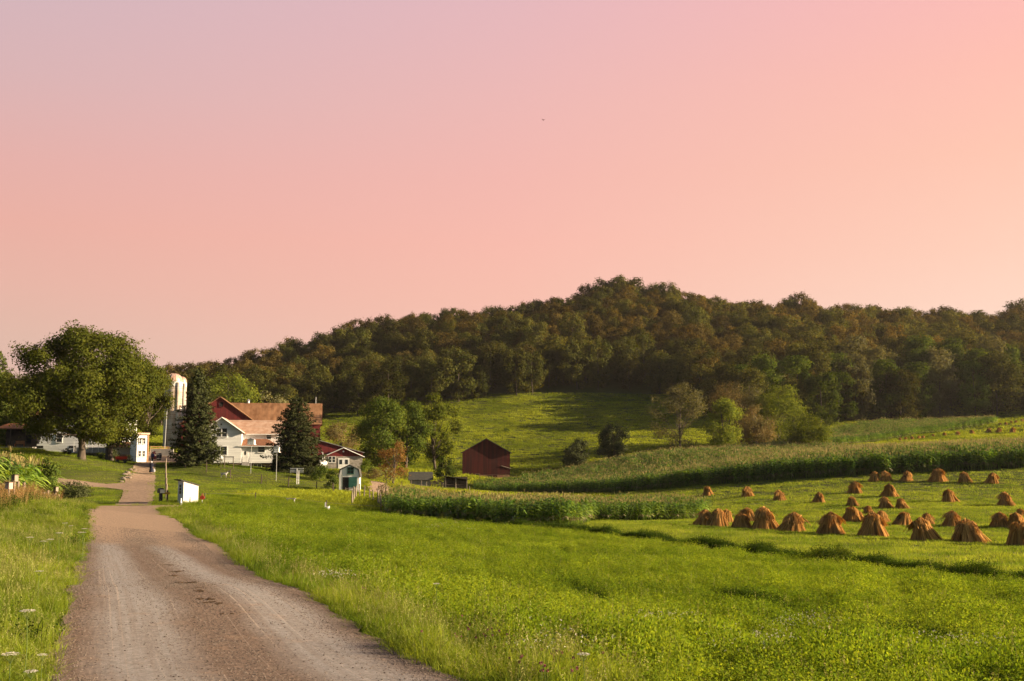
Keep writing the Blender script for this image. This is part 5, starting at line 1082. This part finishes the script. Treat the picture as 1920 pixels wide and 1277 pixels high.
# ------------------------------------------------------------ posts, fences, small things round the farm
for i, (px, Y, h) in enumerate([(315, 107, 1.25), (313, 112, 1.5), (312, 120, 1.6), (311, 130, 1.6), (310.5, 142, 1.6), (310, 156, 1.6)]):
    x = gx(px, Y); m = MB(); m.tube([(0, 0, -.3), (random.uniform(-.05, .05), 0, h)], [.10, .08], 8)
    lb = ['short dark fence post beside the black mailbox', 'leaning fence post behind the black mailbox', 'third fence post up the right side of the driveway', 'fourth fence post up the right side of the driveway', 'fifth fence post up the right side of the driveway', 'topmost fence post at the right side of the driveway'][i]
    o = m.obj('fence_post', DWOOD if i == 0 else WOOD, None, (x, Y, gz(x, Y))); tag(o, lb, 'fence post', 'posts along the driveway')
fence_line('wire_fence', wp([(347, 158), (387, 155), (432, 152), (490, 148), (541, 146), (594, 143), (626, 139)]), 'wire fence on thin dark posts crossing the slope below the farmhouse', 'fence', DWOOD, 1.35, (.35, .65, .95), WIRE, 7.0, r=.07)
fence_line('wire_fence', wp([(661, 122), (668, 132), (675, 134), (683, 133), (694, 131), (708, 128), (716, 121)]), 'short run of crooked grey posts at the left end of the maize strip', 'fence', WOOD, 1.55, (.5, .85), WIRE, 1.5, r=.07, lean=.15)
fence_line('wire_fence', wp([(772, 176), (790, 177), (800, 177), (830, 178), (880, 178)]), 'short pale posts in front of the tan shed', 'fence', WOOD, 1.1, (.8,), WIRE, 2.0, r=.05, lean=.12)
fence_line('wire_fence', wp([(-60, 56), (20, 60), (45, 66), (66, 74), (100, 84), (112, 88)]), 'old weathered post fence overgrown with weeds in front of the near maize', 'fence', WOOD, 1.0, (.4, .65, .9), WIRE, 2.2, r=.09, lean=.12)
fence_line('pasture_fence', wp([(385, 109), (480, 113), (613, 112), (715, 114)]), 'low wire fence with far apart posts along the pasture right of the booth', 'fence', DWOOD, .95, (.8,), WIRE, 14, r=.05)
# mailbox
Y = 106.5; x = gx(303, Y); mb = thing('mailbox', 'large black mailbox on a black post with a yellow newspaper tube', 'mailbox', (x, Y, gz(x, Y)), R(35))
m = MB(); m.box(-.14, .14, -.14, .14, -.3, 1.0); m.obj('post', BLACK, mb)
m = MB(); prof = [(-.24, 1.0), (.24, 1.0), (.24, 1.3)] + [(.24 * cos(a * pi / 8), 1.3 + .2 * sin(a * pi / 8)) for a in range(1, 8)] + [(-.24, 1.3)]; m.prism(prof, -.42, .42, 'y'); bx_ = m.obj('box', BLACK, mb); d = MB(); d.box(-.22, .22, -.44, -.422, 1.02, 1.36); d.obj('door', METAL, bx_)
m = MB(); m.box(.26, .86, -.1, .1, .88, 1.06); m.obj('newspaper_tube', M('yellow_plastic', (.5, .27, .03), (.42, .22, .02), rough=.5), mb)
# red round marker
Y = 106; x = gx(380.5, Y); t = thing('marker_sign', 'round red orange marker on a short white stake right of the booth', 'marker', (x, Y, gz(x, Y)))
m = MB(); m.box(-.04, .04, -.03, .03, -.2, .5); m.obj('stake', WPAINT, t)
m = MB(); m.tube([(0, -.04, .62), (0, .04, .62)], .22, 16); m.obj('disc', M('orange_red', (.62, .08, .03), (.55, .07, .03), rough=.5), t)
m = MB(); m.box(-.07, .07, -.03, .03, .85, 1.02); m.obj('flag', M('orange_flag', (.6, .2, .12), (.55, .18, .1)), t)
# martin houses
def martin(px, Y, top, base, label, w=.95):
    x = gx(px, Y); zt = pt(px, top, Y)[2]; z = gz(x, Y); t = thing('martin_house', label, 'birdhouse', (x, Y, z)); H = zt - z
    m = MB(); m.tube([(0, 0, -.3), (0, 0, H - .8)], .04, 8); m.obj('pole', M('pole_paint', (.32, .32, .3), (.4, .4, .38)) if 'pole_paint' not in bpy.data.materials else bpy.data.materials['pole_paint'], t)
    m = MB(); m.box(-w / 2, w / 2, -w / 2, w / 2, H - .8, H - .12); b = m.obj('box', WPAINT, t)
    m = MB(); m.box(-w / 2 - .12, w / 2 + .12, -w / 2 - .12, w / 2 + .12, H - .86, H - .8); m.obj('ledge', WPAINT, b)
    m = MB(); m.prism([(-w / 2 - .1, H - .12), (w / 2 + .1, H - .12), (0, H + .12)], -w / 2 - .1, w / 2 + .1, 'y'); m.obj('roof', METAL, b)
    for i in range(3):
        for j in range(2):
            m = MB(); m.tube([(-w / 3 + i * w / 3, -w / 2 - .006, H - .62 + j * .3), (-w / 3 + i * w / 3, -w / 2 + .02, H - .62 + j * .3)], .05, 8); m.obj('hole', DARK, b)
martin(470, 158, 823, 884, 'white birdhouse box on a tall pole in front of the farmhouse addition')
martin(518, 152, 837, 905, 'white birdhouse box on a tall dark pole at the right corner of the farmhouse', .7)
Y = 150; x = gx(556, Y); z = gz(x, Y); t = thing('clothesline_pole', 'double armed white clothesline pole on the slope below the porch', 'clothesline', (x, Y, z))
H = pt(556, 878, Y)[2] - z
m = MB(); m.tube([(.05, 0, -.3), (.05, 0, H)], .055, 8); m.tube([(.25, .3, -.3), (.25, .3, H - .3)], .05, 8); m.obj('pole', WPAINT, t)
for dz in (.08, .32, .55):
    m = MB(); m.box(-.9, .95, -.04, .04, H - dz, H - dz + .09); m.obj('arm', WPAINT, t)
Y = 160; x = gx(428.5, Y); z = gz(x, Y); t = thing('swing_frame', 'dark swing frame of two posts and a cross beam on the lawn', 'swing', (x, Y, z)); 
for sx in (-.62, .62):
    m = MB(); m.tube([(sx * 1.15, 0, -.2), (sx, 0, 1.75)], .055, 6); m.obj('post', DWOOD, t)
m = MB(); m.box(-.72, .72, -.06, .06, 1.72, 1.85); m.obj('beam', DWOOD, t)
Y = 158; x = gx(414, Y); z = gz(x, Y); t = thing('bird_feeder', 'small white bird feeder on a thin pole before the farmhouse windows', 'bird feeder', (x, Y, z)); m = MB(); m.tube([(0, 0, -.2), (0, 0, 1.7)], .03, 6); m.obj('pole', DWOOD, t); m = MB(); m.lathe([(0, 1.7), (.2, 1.72), (.16, 1.95), (.24, 1.97), (0, 2.15)], 10); m.obj('feeder', WPAINT, t)
# red cart, barrel, rocks
Y = 160; x = gx(226, Y); z = gz(x, Y); t = thing('garden_cart', 'small red garden cart with wheels on the lawn left of the driveway', 'cart', (x, Y, z), R(20))
m = MB(); m.add([(-.75, -.35, .5), (.75, -.35, .5), (.75, .35, .5), (-.75, .35, .5), (-.95, -.5, .95), (.95, -.5, .95), (.95, .5, .95), (-.95, .5, .95)], [(0, 3, 2, 1), (0, 1, 5, 4), (1, 2, 6, 5), (2, 3, 7, 6), (3, 0, 4, 7), (4, 5, 6, 7)]); m.obj('tray', REDPL, t)
for sx in (-.55, .55):
    for sy in (-.42, .42):
        w = MB(); w.tube([(sx, sy - .04, .28), (sx, sy + .04, .28)], .28, 14); w.obj('wheel', BLACK, t)
m = MB(); m.tube([(.8, 0, .5), (1.5, 0, .9)], .03, 6); m.obj('handle', DWOOD, t)
Y = 178; x = gx(297, Y); z = gz(x, Y); t = thing('barrel', 'dark barrel standing at the top of the driveway', 'barrel', (x, Y, z)); m = MB(); m.lathe([(0, 0), (.34, 0), (.42, .35), (.42, .75), (.34, 1.15), (0, 1.15)], 16); m.obj('staves', BLACK, t, smooth=True)
for zz in (.25, .9):
    m = MB(); m.lathe([(.41, zz), (.43, zz + .01), (.43, zz + .06), (.41, zz + .07)], 16); m.obj('hoop', METAL, t)
ROCK = M('field_stone', (.15, .115, .09), (.26, .21, .17), scale=5, rough=.95, bump=.5)
def rock_mesh(seed):
    bm = bmesh.new(); bmesh.ops.create_icosphere(bm, subdivisions=2, radius=1); rs = random.Random(seed); o = [rs.uniform(0, 6) for _ in range(3)]
    for v in bm.verts: v.co *= 1 + .16 * sin(v.co.x * 3 + o[0]) * sin(v.co.y * 3.3 + o[1]) + .1 * sin(v.co.z * 5 + o[2]); v.co.z *= .6
    me = bpy.data.meshes.new('rock'); bm.to_mesh(me); bm.free(); me.materials.append(ROCK); return me
RK = [rock_mesh(i) for i in range(4)]
for i, (px, py, s) in enumerate([(231, 899, .42), (236, 896, .3), (242, 897, .35), (234, 891, .4), (243, 892, .28), (239, 887, .38), (246, 886, .3), (244, 881, .36), (250, 878, .34), (253, 882, .25), (228, 904, .28), (248, 890, .22)]):
    x, y, z = hit(px, py, 112, 170); o = link('rock', RK[i % 4], None, (x, y, z + s * .12), i * 1.3); o.scale = (s, s, s); tag(o, 'grey field stone in the row edging the left side of the driveway', 'rock', 'stones edging the driveway')
x, y, z = at(616, 111); t = thing('bucket', 'white bucket lying beside a thin white stake in the pasture', 'bucket', (x, y, z + .02)); m = MB(); m.lathe([(0, 0), (.18, 0), (.22, .4), (.2, .4), (.17, .03)], 14); m.obj('pail', WPAINT, t); m = MB(); m.tube([(.2 * cos(a * pi / 8), 0, .4 + .15 * sin(a * pi / 8)) for a in range(9)], .012, 4); m.obj('handle', METAL, t)
x, y, z = at(611.5, 111.5); m = MB(); m.box(-.06, .06, -.05, .05, -.2, .8); o = m.obj('stake', WPAINT, None, (x, y, z)); tag(o, 'thin white wooden stake left of the white bucket', 'stake')
x, y, z = at(547, 116); t = thing('stone_bench', 'little grey bench in the pasture right of the red marker', 'bench', (x, y, z)); m = MB(); m.box(-.5, .5, -.18, .18, .38, .46); m.obj('seat', CONCR, t)
for sx in (-.4, .32):
    m = MB(); m.box(sx, sx + .08, -.16, .16, -.1, .38); m.obj('leg', CONCR, t)
# bird box on the left fence
for px, Y, h, lb in ((18, 56, 1.15, 'reddish white nest box on a stake at the left edge'), (28, 59, 1.45, 'grey nest box on a post, right of the reddish one'), (106, 84, 1.25, 'small grey box on the last fence post by the lane')):
    x = gx(px, Y); z = gz(x, Y); t = thing('nest_box', lb, 'nest box', (x, Y, z), R(-20)); m = MB(); m.box(-.035, .035, -.035, .035, -.3, h - .35); m.obj('stake', WOOD, t); m = MB(); m.box(-.13, .13, -.13, .13, h - .35, h); b = m.obj('box', M('box_paint', (.55, .38, .32), (.45, .3, .26)) if px == 18 else WOOD, t); m = MB(); m.box(-.17, .17, -.18, .17, h + .001, h + .03); m.obj('lid', DWOOD, b)
    m = MB(); m.tube([(0, -.134, h - .13), (0, -.12, h - .13)], .03, 8); m.obj('hole', DARK, b)
x = gx(96, 80); z = gz(x, 80); m = MB(); m.tube([(-.55, 0, .1), (.45, .1, 1.0)], .05, 7); o = m.obj('leaning_pole', DWOOD, None, (x, 80, z)); tag(o, 'dark pole leaning against the last fence posts by the lane', 'pole')

# ------------------------------------------------------------ dung on the road and flowers
DUNG = M('dung', (.05, .03, .015), (.10, .06, .03), scale=20, rough=1, bump=.6)
def dung_mesh(seed):
    rs = random.Random(seed); m = MB()
    for k in range(16):
        a = rs.uniform(0, 6.3); r = rs.uniform(0, 1) ** .8; m.ball((r * .30 * cos(a), r * .13 * sin(a), .022), (rs.uniform(.02, .055), rs.uniform(.02, .045), rs.uniform(.015, .03)), 7, 5)
    return m.mesh('dung', DUNG, True)
DM = [dung_mesh(i) for i in range(4)]
for i, (px, py, s) in enumerate([(316, 1062, 1.0), (330, 1075, 1.5), (324, 1083, 1.2), (352, 1096, 1.5), (372, 1105, .7), (374, 1112, 1.2), (379, 1127, 1.3), (388, 1134, .9), (411, 1136, .8), (369, 1082, .5), (399, 1146, .35), (416, 1155, .5), (432, 1155, .5), (364, 1162, .3), (530, 1174, .3)]):
    x, y, z = hit(px, py, 8, 60); lb = {13: 'tiny reddish dung lump below the trail of droppings', 14: 'single dark lump on the right wheel lane'}.get(i, 'dark horse dropping in the trail along the middle of the road'); o = link('dung', DM[i % 4], None, (x, y, z + .03), i); s *= .62; o.scale = (s, s, s * .6); tag(o, lb, 'dung', None if i > 12 else 'droppings along the road')
STEM = M('flower_stem', (.09, .14, .03), (.14, .18, .04)); WFL = M('white_petal', (.62, .58, .46), (.5, .47, .36), rough=.8); PFL = M('pink_petal', (.30, .09, .11), (.42, .17, .18), rough=.8); DFL = M('brown_flower', (.13, .05, .05), (.2, .09, .07), rough=.9)
def umbel(seed):
    rng = np.random.default_rng(seed); n = 170; r = np.sqrt(rng.uniform(0, 1, n)) * .065; a = rng.uniform(0, 6.3, n); P = np.stack([r * np.cos(a), r * np.sin(a), .6 + .012 - r * r * 2 + rng.normal(0, .002, n)], 1); Nn = np.tile([0, 0, 1.], (n, 1)) + rng.normal(0, .2, (n, 3)); v, f = diamonds(rng, P, Nn, .014, .012); h = npmesh('flower_head', v, f, WFL)
    parts = []; v, f = nptube([[0, 0, -.02], [.01, 0, .3], [0, 0, .53]], [.004, .0035, .003], 5); parts.append((v, f, 0))
    for k in range(12):
        t = k * pi / 6; v, f = nptube([[0, 0, .53], [.045 * cos(t), .045 * sin(t), .6]], [.0015, .001], 3); parts.append((v, np.array([q for q in f]), 0))
    V, Fc, _ = join(parts); return h, npmesh('stem', V, Fc, STEM)
def clover(seed, mat):
    rng = np.random.default_rng(seed); n = 60; D = rng.normal(0, 1, (n, 3)); D /= np.linalg.norm(D, axis=1)[:, None]; P = D * .013 + [0, 0, .42]; v, f = diamonds(rng, P, np.cross(D, rng.normal(0, 1, (n, 3))), .018, .007); h = npmesh('flower_head', v, f, mat)
    V, Fc = nptube([[0, 0, -.02], [.015, 0, .2], [0, 0, .41]], [.0025, .002, .002], 5); return h, npmesh('stem', V, Fc, STEM)
U = [umbel(i) for i in range(3)]; CL = [clover(0, PFL), clover(1, PFL), clover(2, DFL)]
def flower(kind, ms, px, py, h, s, label, group):
    x, y, z = hit(px, py, 8, 100)
    for _ in range(4): x, y, z = hit(px, py + h * s * F / y, 8, 100)
    t = thing(kind, label, 'flower', (x, y, z), px * .7, group); t.scale = (s, s, s); link('flower_head', ms[0], t); link('stem', ms[1], t)
for i, (px, py, s) in enumerate([(108, 1003, 1.5), (53, 1011, 1.4), (91, 1015, 1.4), (79, 1018, 1.3), (156, 994, 1.4), (153, 1001, 1.4), (120, 983, 1.4), (131, 988, 1.3), (148, 1000, 1.2), (70, 1075, 1.0)]): flower('wild_carrot', U[i % 3], px, py, .6, s, 'white umbel of wild carrot in the grass far down the left verge', 'white umbels down the left verge')
for px, py, s, lb in [(45, 1158, 1.15, 'large tilted white umbel at the left edge'), (12, 1240, 1.0, 'white umbel in the bottom left corner, left of the others'), (75, 1236, .7, 'small white umbel in the bottom left corner nearest the road'), (52, 1268, .8, 'white umbel at the very bottom left'), (818, 1098, 1.0, 'single white umbel in the clover field right of the road'), (1095, 1236, .9, 'white umbel among the pink clover at the bottom')]: flower('wild_carrot', U[1], px, py, .6, s, lb, None)
rs = random.Random(12)
for i in range(56):
    if i < 26: px, py = rs.gauss(885, 38), rs.gauss(1180, 18)
    elif i < 50: px, py = rs.gauss(1050, 55), rs.gauss(1243, 15)
    else: px, py = rs.gauss(680, 30), rs.gauss(1095, 8)
    dk = rs.random() < .4
    py = min(py, 1262)
    flower('clover_flower', CL[2] if dk else CL[i % 2], px, py, .42, rs.uniform(.6, .9), ('faded brown' if dk else 'pink') + ' clover head in the tall verge right of the road', ('faded' if dk else 'pink') + ' clover heads in the verge')
# ------------------------------------------------------------ people and goat
SKIN = M('skin', (.5, .3, .22), (.46, .27, .2), rough=.6); NAVY = M('navy_cloth', (.012, .014, .03), (.02, .022, .042), rough=.9); BLUE = M('blue_cloth', (.03, .05, .22), (.04, .06, .26), rough=.9); KAPP = M('white_cloth', (.72, .72, .74), (.62, .62, .66), rough=.8); HAIRM = M('brown_hair', (.05, .03, .02), (.08, .05, .03), rough=.8); STRAWH = M('straw_hat', (.5, .35, .18), (.42, .3, .15), rough=.8)
def skin_obj(name, V, E, Rr, mat, parent, root=0, sub=1):
    me = bpy.data.meshes.new(name); me.from_pydata(V, E, []); me.materials.append(mat); o = link(name, me, parent)
    s = o.modifiers.new('skin', 'SKIN'); s.use_smooth_shade = True
    for i, sv in enumerate(me.skin_vertices[0].data): r = Rr[i]; sv.radius = (r, r) if isinstance(r, (int, float)) else r; sv.use_root = (i == root)
    b = o.modifiers.new('subsurf', 'SUBSURF'); b.levels = sub; b.render_levels = sub; o.modifiers['skin'].branch_smoothing = .5
    return o
def figure(loc, rz, label, H, dress, shirt, woman):
    t = thing('person', label, 'person', loc, rz); k = H / 1.7
    V = [(0, 0, .92), (0, .01, 1.12), (0, .0, 1.36), (0, .0, 1.46), (0, .015, 1.55), (0, .01, 1.64), (0, .115, 1.575)]; E = [(0, 1), (1, 2), (2, 3), (3, 4), (4, 5), (4, 6)]; Rr = [(.15, .11), (.125, .095), (.15, .10), .052, .085, .075, .014]
    for sx, sw in ((-1, .18), (1, -.14)):
        b = len(V); V += [(sx * .17, 0, 1.38), (sx * .21, -sw * .3, 1.12), (sx * .2, sw * .5 + .05, .90), (sx * .2, sw * .6 + .08, .82)]; E += [(2, b), (b, b + 1), (b + 1, b + 2), (b + 2, b + 3)]; Rr += [.055, .042, .028, (.038, .018)]
        hand = b + 3
        for q, (dx, L) in enumerate(((-.028, .075), (-.010, .085), (.010, .08), (.028, .065))):
            c = len(V); V += [(sx * .2 + dx, sw * .6 + .09, .775), (sx * .2 + dx, sw * .6 + .10, .775 - L * .55)]; E += [(hand, c), (c, c + 1)]; Rr += [.010, .008]
        c = len(V); V += [(sx * .165, sw * .6 + .12, .80), (sx * .16, sw * .6 + .135, .775)]; E += [(hand, c), (c, c + 1)]; Rr += [.011, .009]
    for sx, st in ((-1, .22), (1, -.18)):
        b = len(V); V += [(sx * .09, 0, .86), (sx * .095, st * .55 + .03, .48), (sx * .095, st, .09), (sx * .1, st + .15, .035)]; E += [(0, b), (b, b + 1), (b + 1, b + 2), (b + 2, b + 3)]; Rr += [.085, .058, .04, .035]
    V = [(x * k, y * k, z * k) for x, y, z in V]; Rr = [(r[0] * k, r[1] * k) if isinstance(r, tuple) else r * k for r in Rr]
    skin_obj('body', V, E, Rr, SKIN, t)
    def loft(name, rings, mat, n=20):
        m = MB(); vs = [(cx + rx * cos(2 * pi * q / n) * (1 + .05 * sin(q * 5 + z * 9) * fold), cy + ry * sin(2 * pi * q / n) * (1 + .05 * sin(q * 5 + z * 9) * fold), z) for z, rx, ry, cx, cy, fold in rings for q in range(n)]
        fs = [(i * n + q, i * n + (q + 1) % n, (i + 1) * n + (q + 1) % n, (i + 1) * n + q) for i in range(len(rings) - 1) for q in range(n)]
        m.add([(a * k, b * k, c * k) for a, b, c in vs], fs); return m.obj(name, mat, t, smooth=True)
    loft('shirt' if not woman else 'bodice', [(.98, .165, .13, 0, 0, 0), (1.12, .15, .115, 0, 0, 0), (1.3, .185, .125, 0, 0, 0), (1.41, .17, .1, 0, 0, 0), (1.47, .07, .065, 0, 0, 0)], shirt)
    for sx, sw in ((-1, .18), (1, -.14)):
        m = MB(); m.tube([(sx * .15 * k, 0, 1.40 * k), (sx * .19 * k, -sw * .1 * k, 1.28 * k), (sx * .215 * k, -sw * .3 * k, 1.12 * k), (sx * .205 * k, (sw * .35 + .03) * k, .96 * k)], [.075 * k, .07 * k, .06 * k, .045 * k], 10); m.obj('sleeve', shirt, t, smooth=True)
    if woman:
        loft('skirt', [(1.02, .14, .115, 0, 0, 0), (.9, .2, .17, 0, 0, .5), (.6, .25, .24, 0, .01, 1), (.3, .29, .3, 0, .02, 1.3), (.22, .30, .31, 0, .02, 1.4)], dress)
        m = MB(); m.ball((0, -.01 * k, 1.59 * k), (.105 * k, .12 * k, .125 * k), 16, 10); m.v = [v for v in m.v]; m.obj('cap', KAPP, t, smooth=True)
    else:
        for sx, st in ((-1, .22), (1, -.18)):
            m = MB(); m.tube([(sx * .085 * k, 0, .98 * k), (sx * .09 * k, 0.02 * k, .8 * k), (sx * .095 * k, (st * .55 + .03) * k, .48 * k), (sx * .095 * k, st * k, .1 * k)], [.115 * k, .10 * k, .075 * k, .06 * k], 12); m.obj('trouser_leg', dress, t, smooth=True)
        m = MB(); m.ball((0, -.012 * k, 1.62 * k), (.092 * k, .1 * k, .09 * k), 14, 8); m.obj('hair', HAIRM, t, smooth=True)
    for sx, st in ((-1, .22), (1, -.18)):
        m = MB(); m.ball((sx * .097 * k, (st + .07) * k, .045 * k), (.05 * k, .13 * k, .05 * k), 10, 6); m.obj('shoe', BLACK, t, smooth=True)
    return t
x, y, z = hit(283.5, 889, 115, 170); figure((x, y, z + .045), R(5), 'person in a long dark dress and white cap walking up the driveway', 1.68 * y / 145, NAVY, NAVY, True)
m = MB(); m.box(-.13, .13, -.08, .08, 0, .36); bg_ = thing('carry_bag', 'small white bag held beside the person in the long dark dress', 'bag', (x + .38, y, z + .3)); m.obj('sack', KAPP, bg_, bevel=.03); m = MB(); m.tube([(.1 * cos(a * pi / 8), 0, .34 + .16 * sin(a * pi / 8)) for a in range(9)], .012, 5); m.obj('handle', KAPP, bg_)
x, y, z = at(285.5, 163); figure((x, y, z + .045), R(-8), 'person in a blue shirt and dark trousers walking ahead up the driveway', 1.72, NAVY, BLUE, False)
GOAT = M('goat_coat', (.55, .52, .48), (.25, .23, .21), scale=3, rough=.95, lo=.45, hi=.6)
x, y, z = at(421, 152); t = thing('goat', 'grey and white goat with dark head standing in the pasture by the fence', 'goat', (x, y, z), 0)
V = [(-.38, 0, .62), (-.1, 0, .60), (.2, 0, .62), (.38, 0, .68), (.52, 0, .86), (.62, 0, .93), (.80, 0, .85), (-.47, 0, .66), (-.55, 0, .74)]; E = [(0, 1), (1, 2), (2, 3), (3, 4), (4, 5), (5, 6), (0, 7), (7, 8)]; Rr = [.15, .18, .185, .14, .085, .075, .04, .05, .025]
for sx, a in ((-.36, 0), (.28, 2)):
    for sy in (-.1, .1):
        b = len(V)
        if a == 0: V += [(-.36, sy, .46), (-.30, sy, .36), (-.42, sy, .24), (-.39, sy, .04), (-.35, sy, .02)]
        else: V += [(.28, sy, .44), (.29, sy, .33), (.29, sy, .23), (.28, sy, .05), (.32, sy, .02)]
        E += [(a, b), (b, b + 1), (b + 1, b + 2), (b + 2, b + 3), (b + 3, b + 4)]; Rr += [.075, .05, .032, .024, .03]
skin_obj('body', V, E, Rr, GOAT, t)
m = MB(); m.ball((.66, 0, .92), (.16, .08, .085), 12, 8); m.obj('head_fur', M('dark_fur', (.03, .028, .028), (.05, .045, .04), rough=.95), t, smooth=True)
for sy in (-1, 1):
    m = MB(); m.tube([(.58, sy * .05, .97), (.5, sy * .09, 1.1), (.4, sy * .11, 1.13)], [.022, .016, .006], 6); m.obj('horn', WOOD, t, smooth=True)
    m = MB(); m.tube([(.58, sy * .07, .94), (.55, sy * .18, .9)], [.03, .015], 6); m.obj('ear', bpy.data.materials['dark_fur'], t, smooth=True)
# a bird far up in the sky
bx3 = pt(1019, 225, 170); t = thing('bird', 'tiny bird gliding high in the pink sky', 'bird', bx3, R(30)); m = MB()
m.ball((0, 0, 0), (.07, .22, .06), 8, 6); m.obj('body', DFL, t, smooth=True)
for sx in (-1, 1):
    m = MB(); m.add([(0, -.08, .02), (0, .08, .02), (sx * .32, .02, .10), (sx * .3, -.1, .10), (0, -.08, 0), (0, .08, 0), (sx * .32, .02, .085), (sx * .3, -.1, .085)], [(0, 1, 2, 3), (7, 6, 5, 4), (0, 3, 7, 4), (1, 5, 6, 2), (3, 2, 6, 7)]); m.obj('wing', DFL, t)
# white clover dotted through the field
def white_clover():
    rng = np.random.default_rng(5); pr = []
    for k in range(3):
        n = 14; c = rng.normal(0, .22, (n, 3)); c[:, 2] = rng.uniform(.24, .36, n); P = (c[:, None] + rng.normal(0, .009, (n, 7, 3))).reshape(-1, 3); v, f = leaflets(rng, P, .018, .012); pr.append(npmesh('clover_heads', v, f, WFL))
    X = []; Y = []
    for a, b, c, d, n in ((1200, 1300, 1160, 1190, 7), (1450, 1560, 1160, 1185, 14), (1330, 1700, 1190, 1240, 16), (1000, 1300, 1180, 1250, 10), (1600, 1900, 1200, 1270, 12), (600, 640, 1080, 1100, 6), (780, 900, 975, 990, 8)):
        for _ in range(n):
            x, y, z = hit(rng.uniform(a, b), rng.uniform(c, d) + 12, 9, 100); X.append(x); Y.append(y)
    X = np.array(X); Y = np.array(Y); n = len(X); scatter('white_clover', np.stack([X, Y, gza(X, Y)], 1), rng.uniform(0, 6, n), np.ones((n, 3)), rng.integers(0, 3, n), pr, 'tiny white clover blossoms dotted through the green field')
white_clover()

# ------------------------------------------------------------ evening haze
def haze():
    m, N, L = new_mat('haze_air'); out = N.new('ShaderNodeOutputMaterial'); v = N.new('ShaderNodeVolumePrincipled'); v.inputs['Density'].default_value = HAZE; v.inputs['Color'].default_value = (.86, .84, .80, 1); v.inputs['Anisotropy'].default_value = .55; L.new(v.outputs[0], out.inputs['Volume'])
    b = MB(); b.box(-450, 520, -60, 760, -14, 125); o = b.obj('haze', m); tag(o, 'thin warm evening haze in the valley', None, None, 'stuff')
HAZE = .00007
haze()
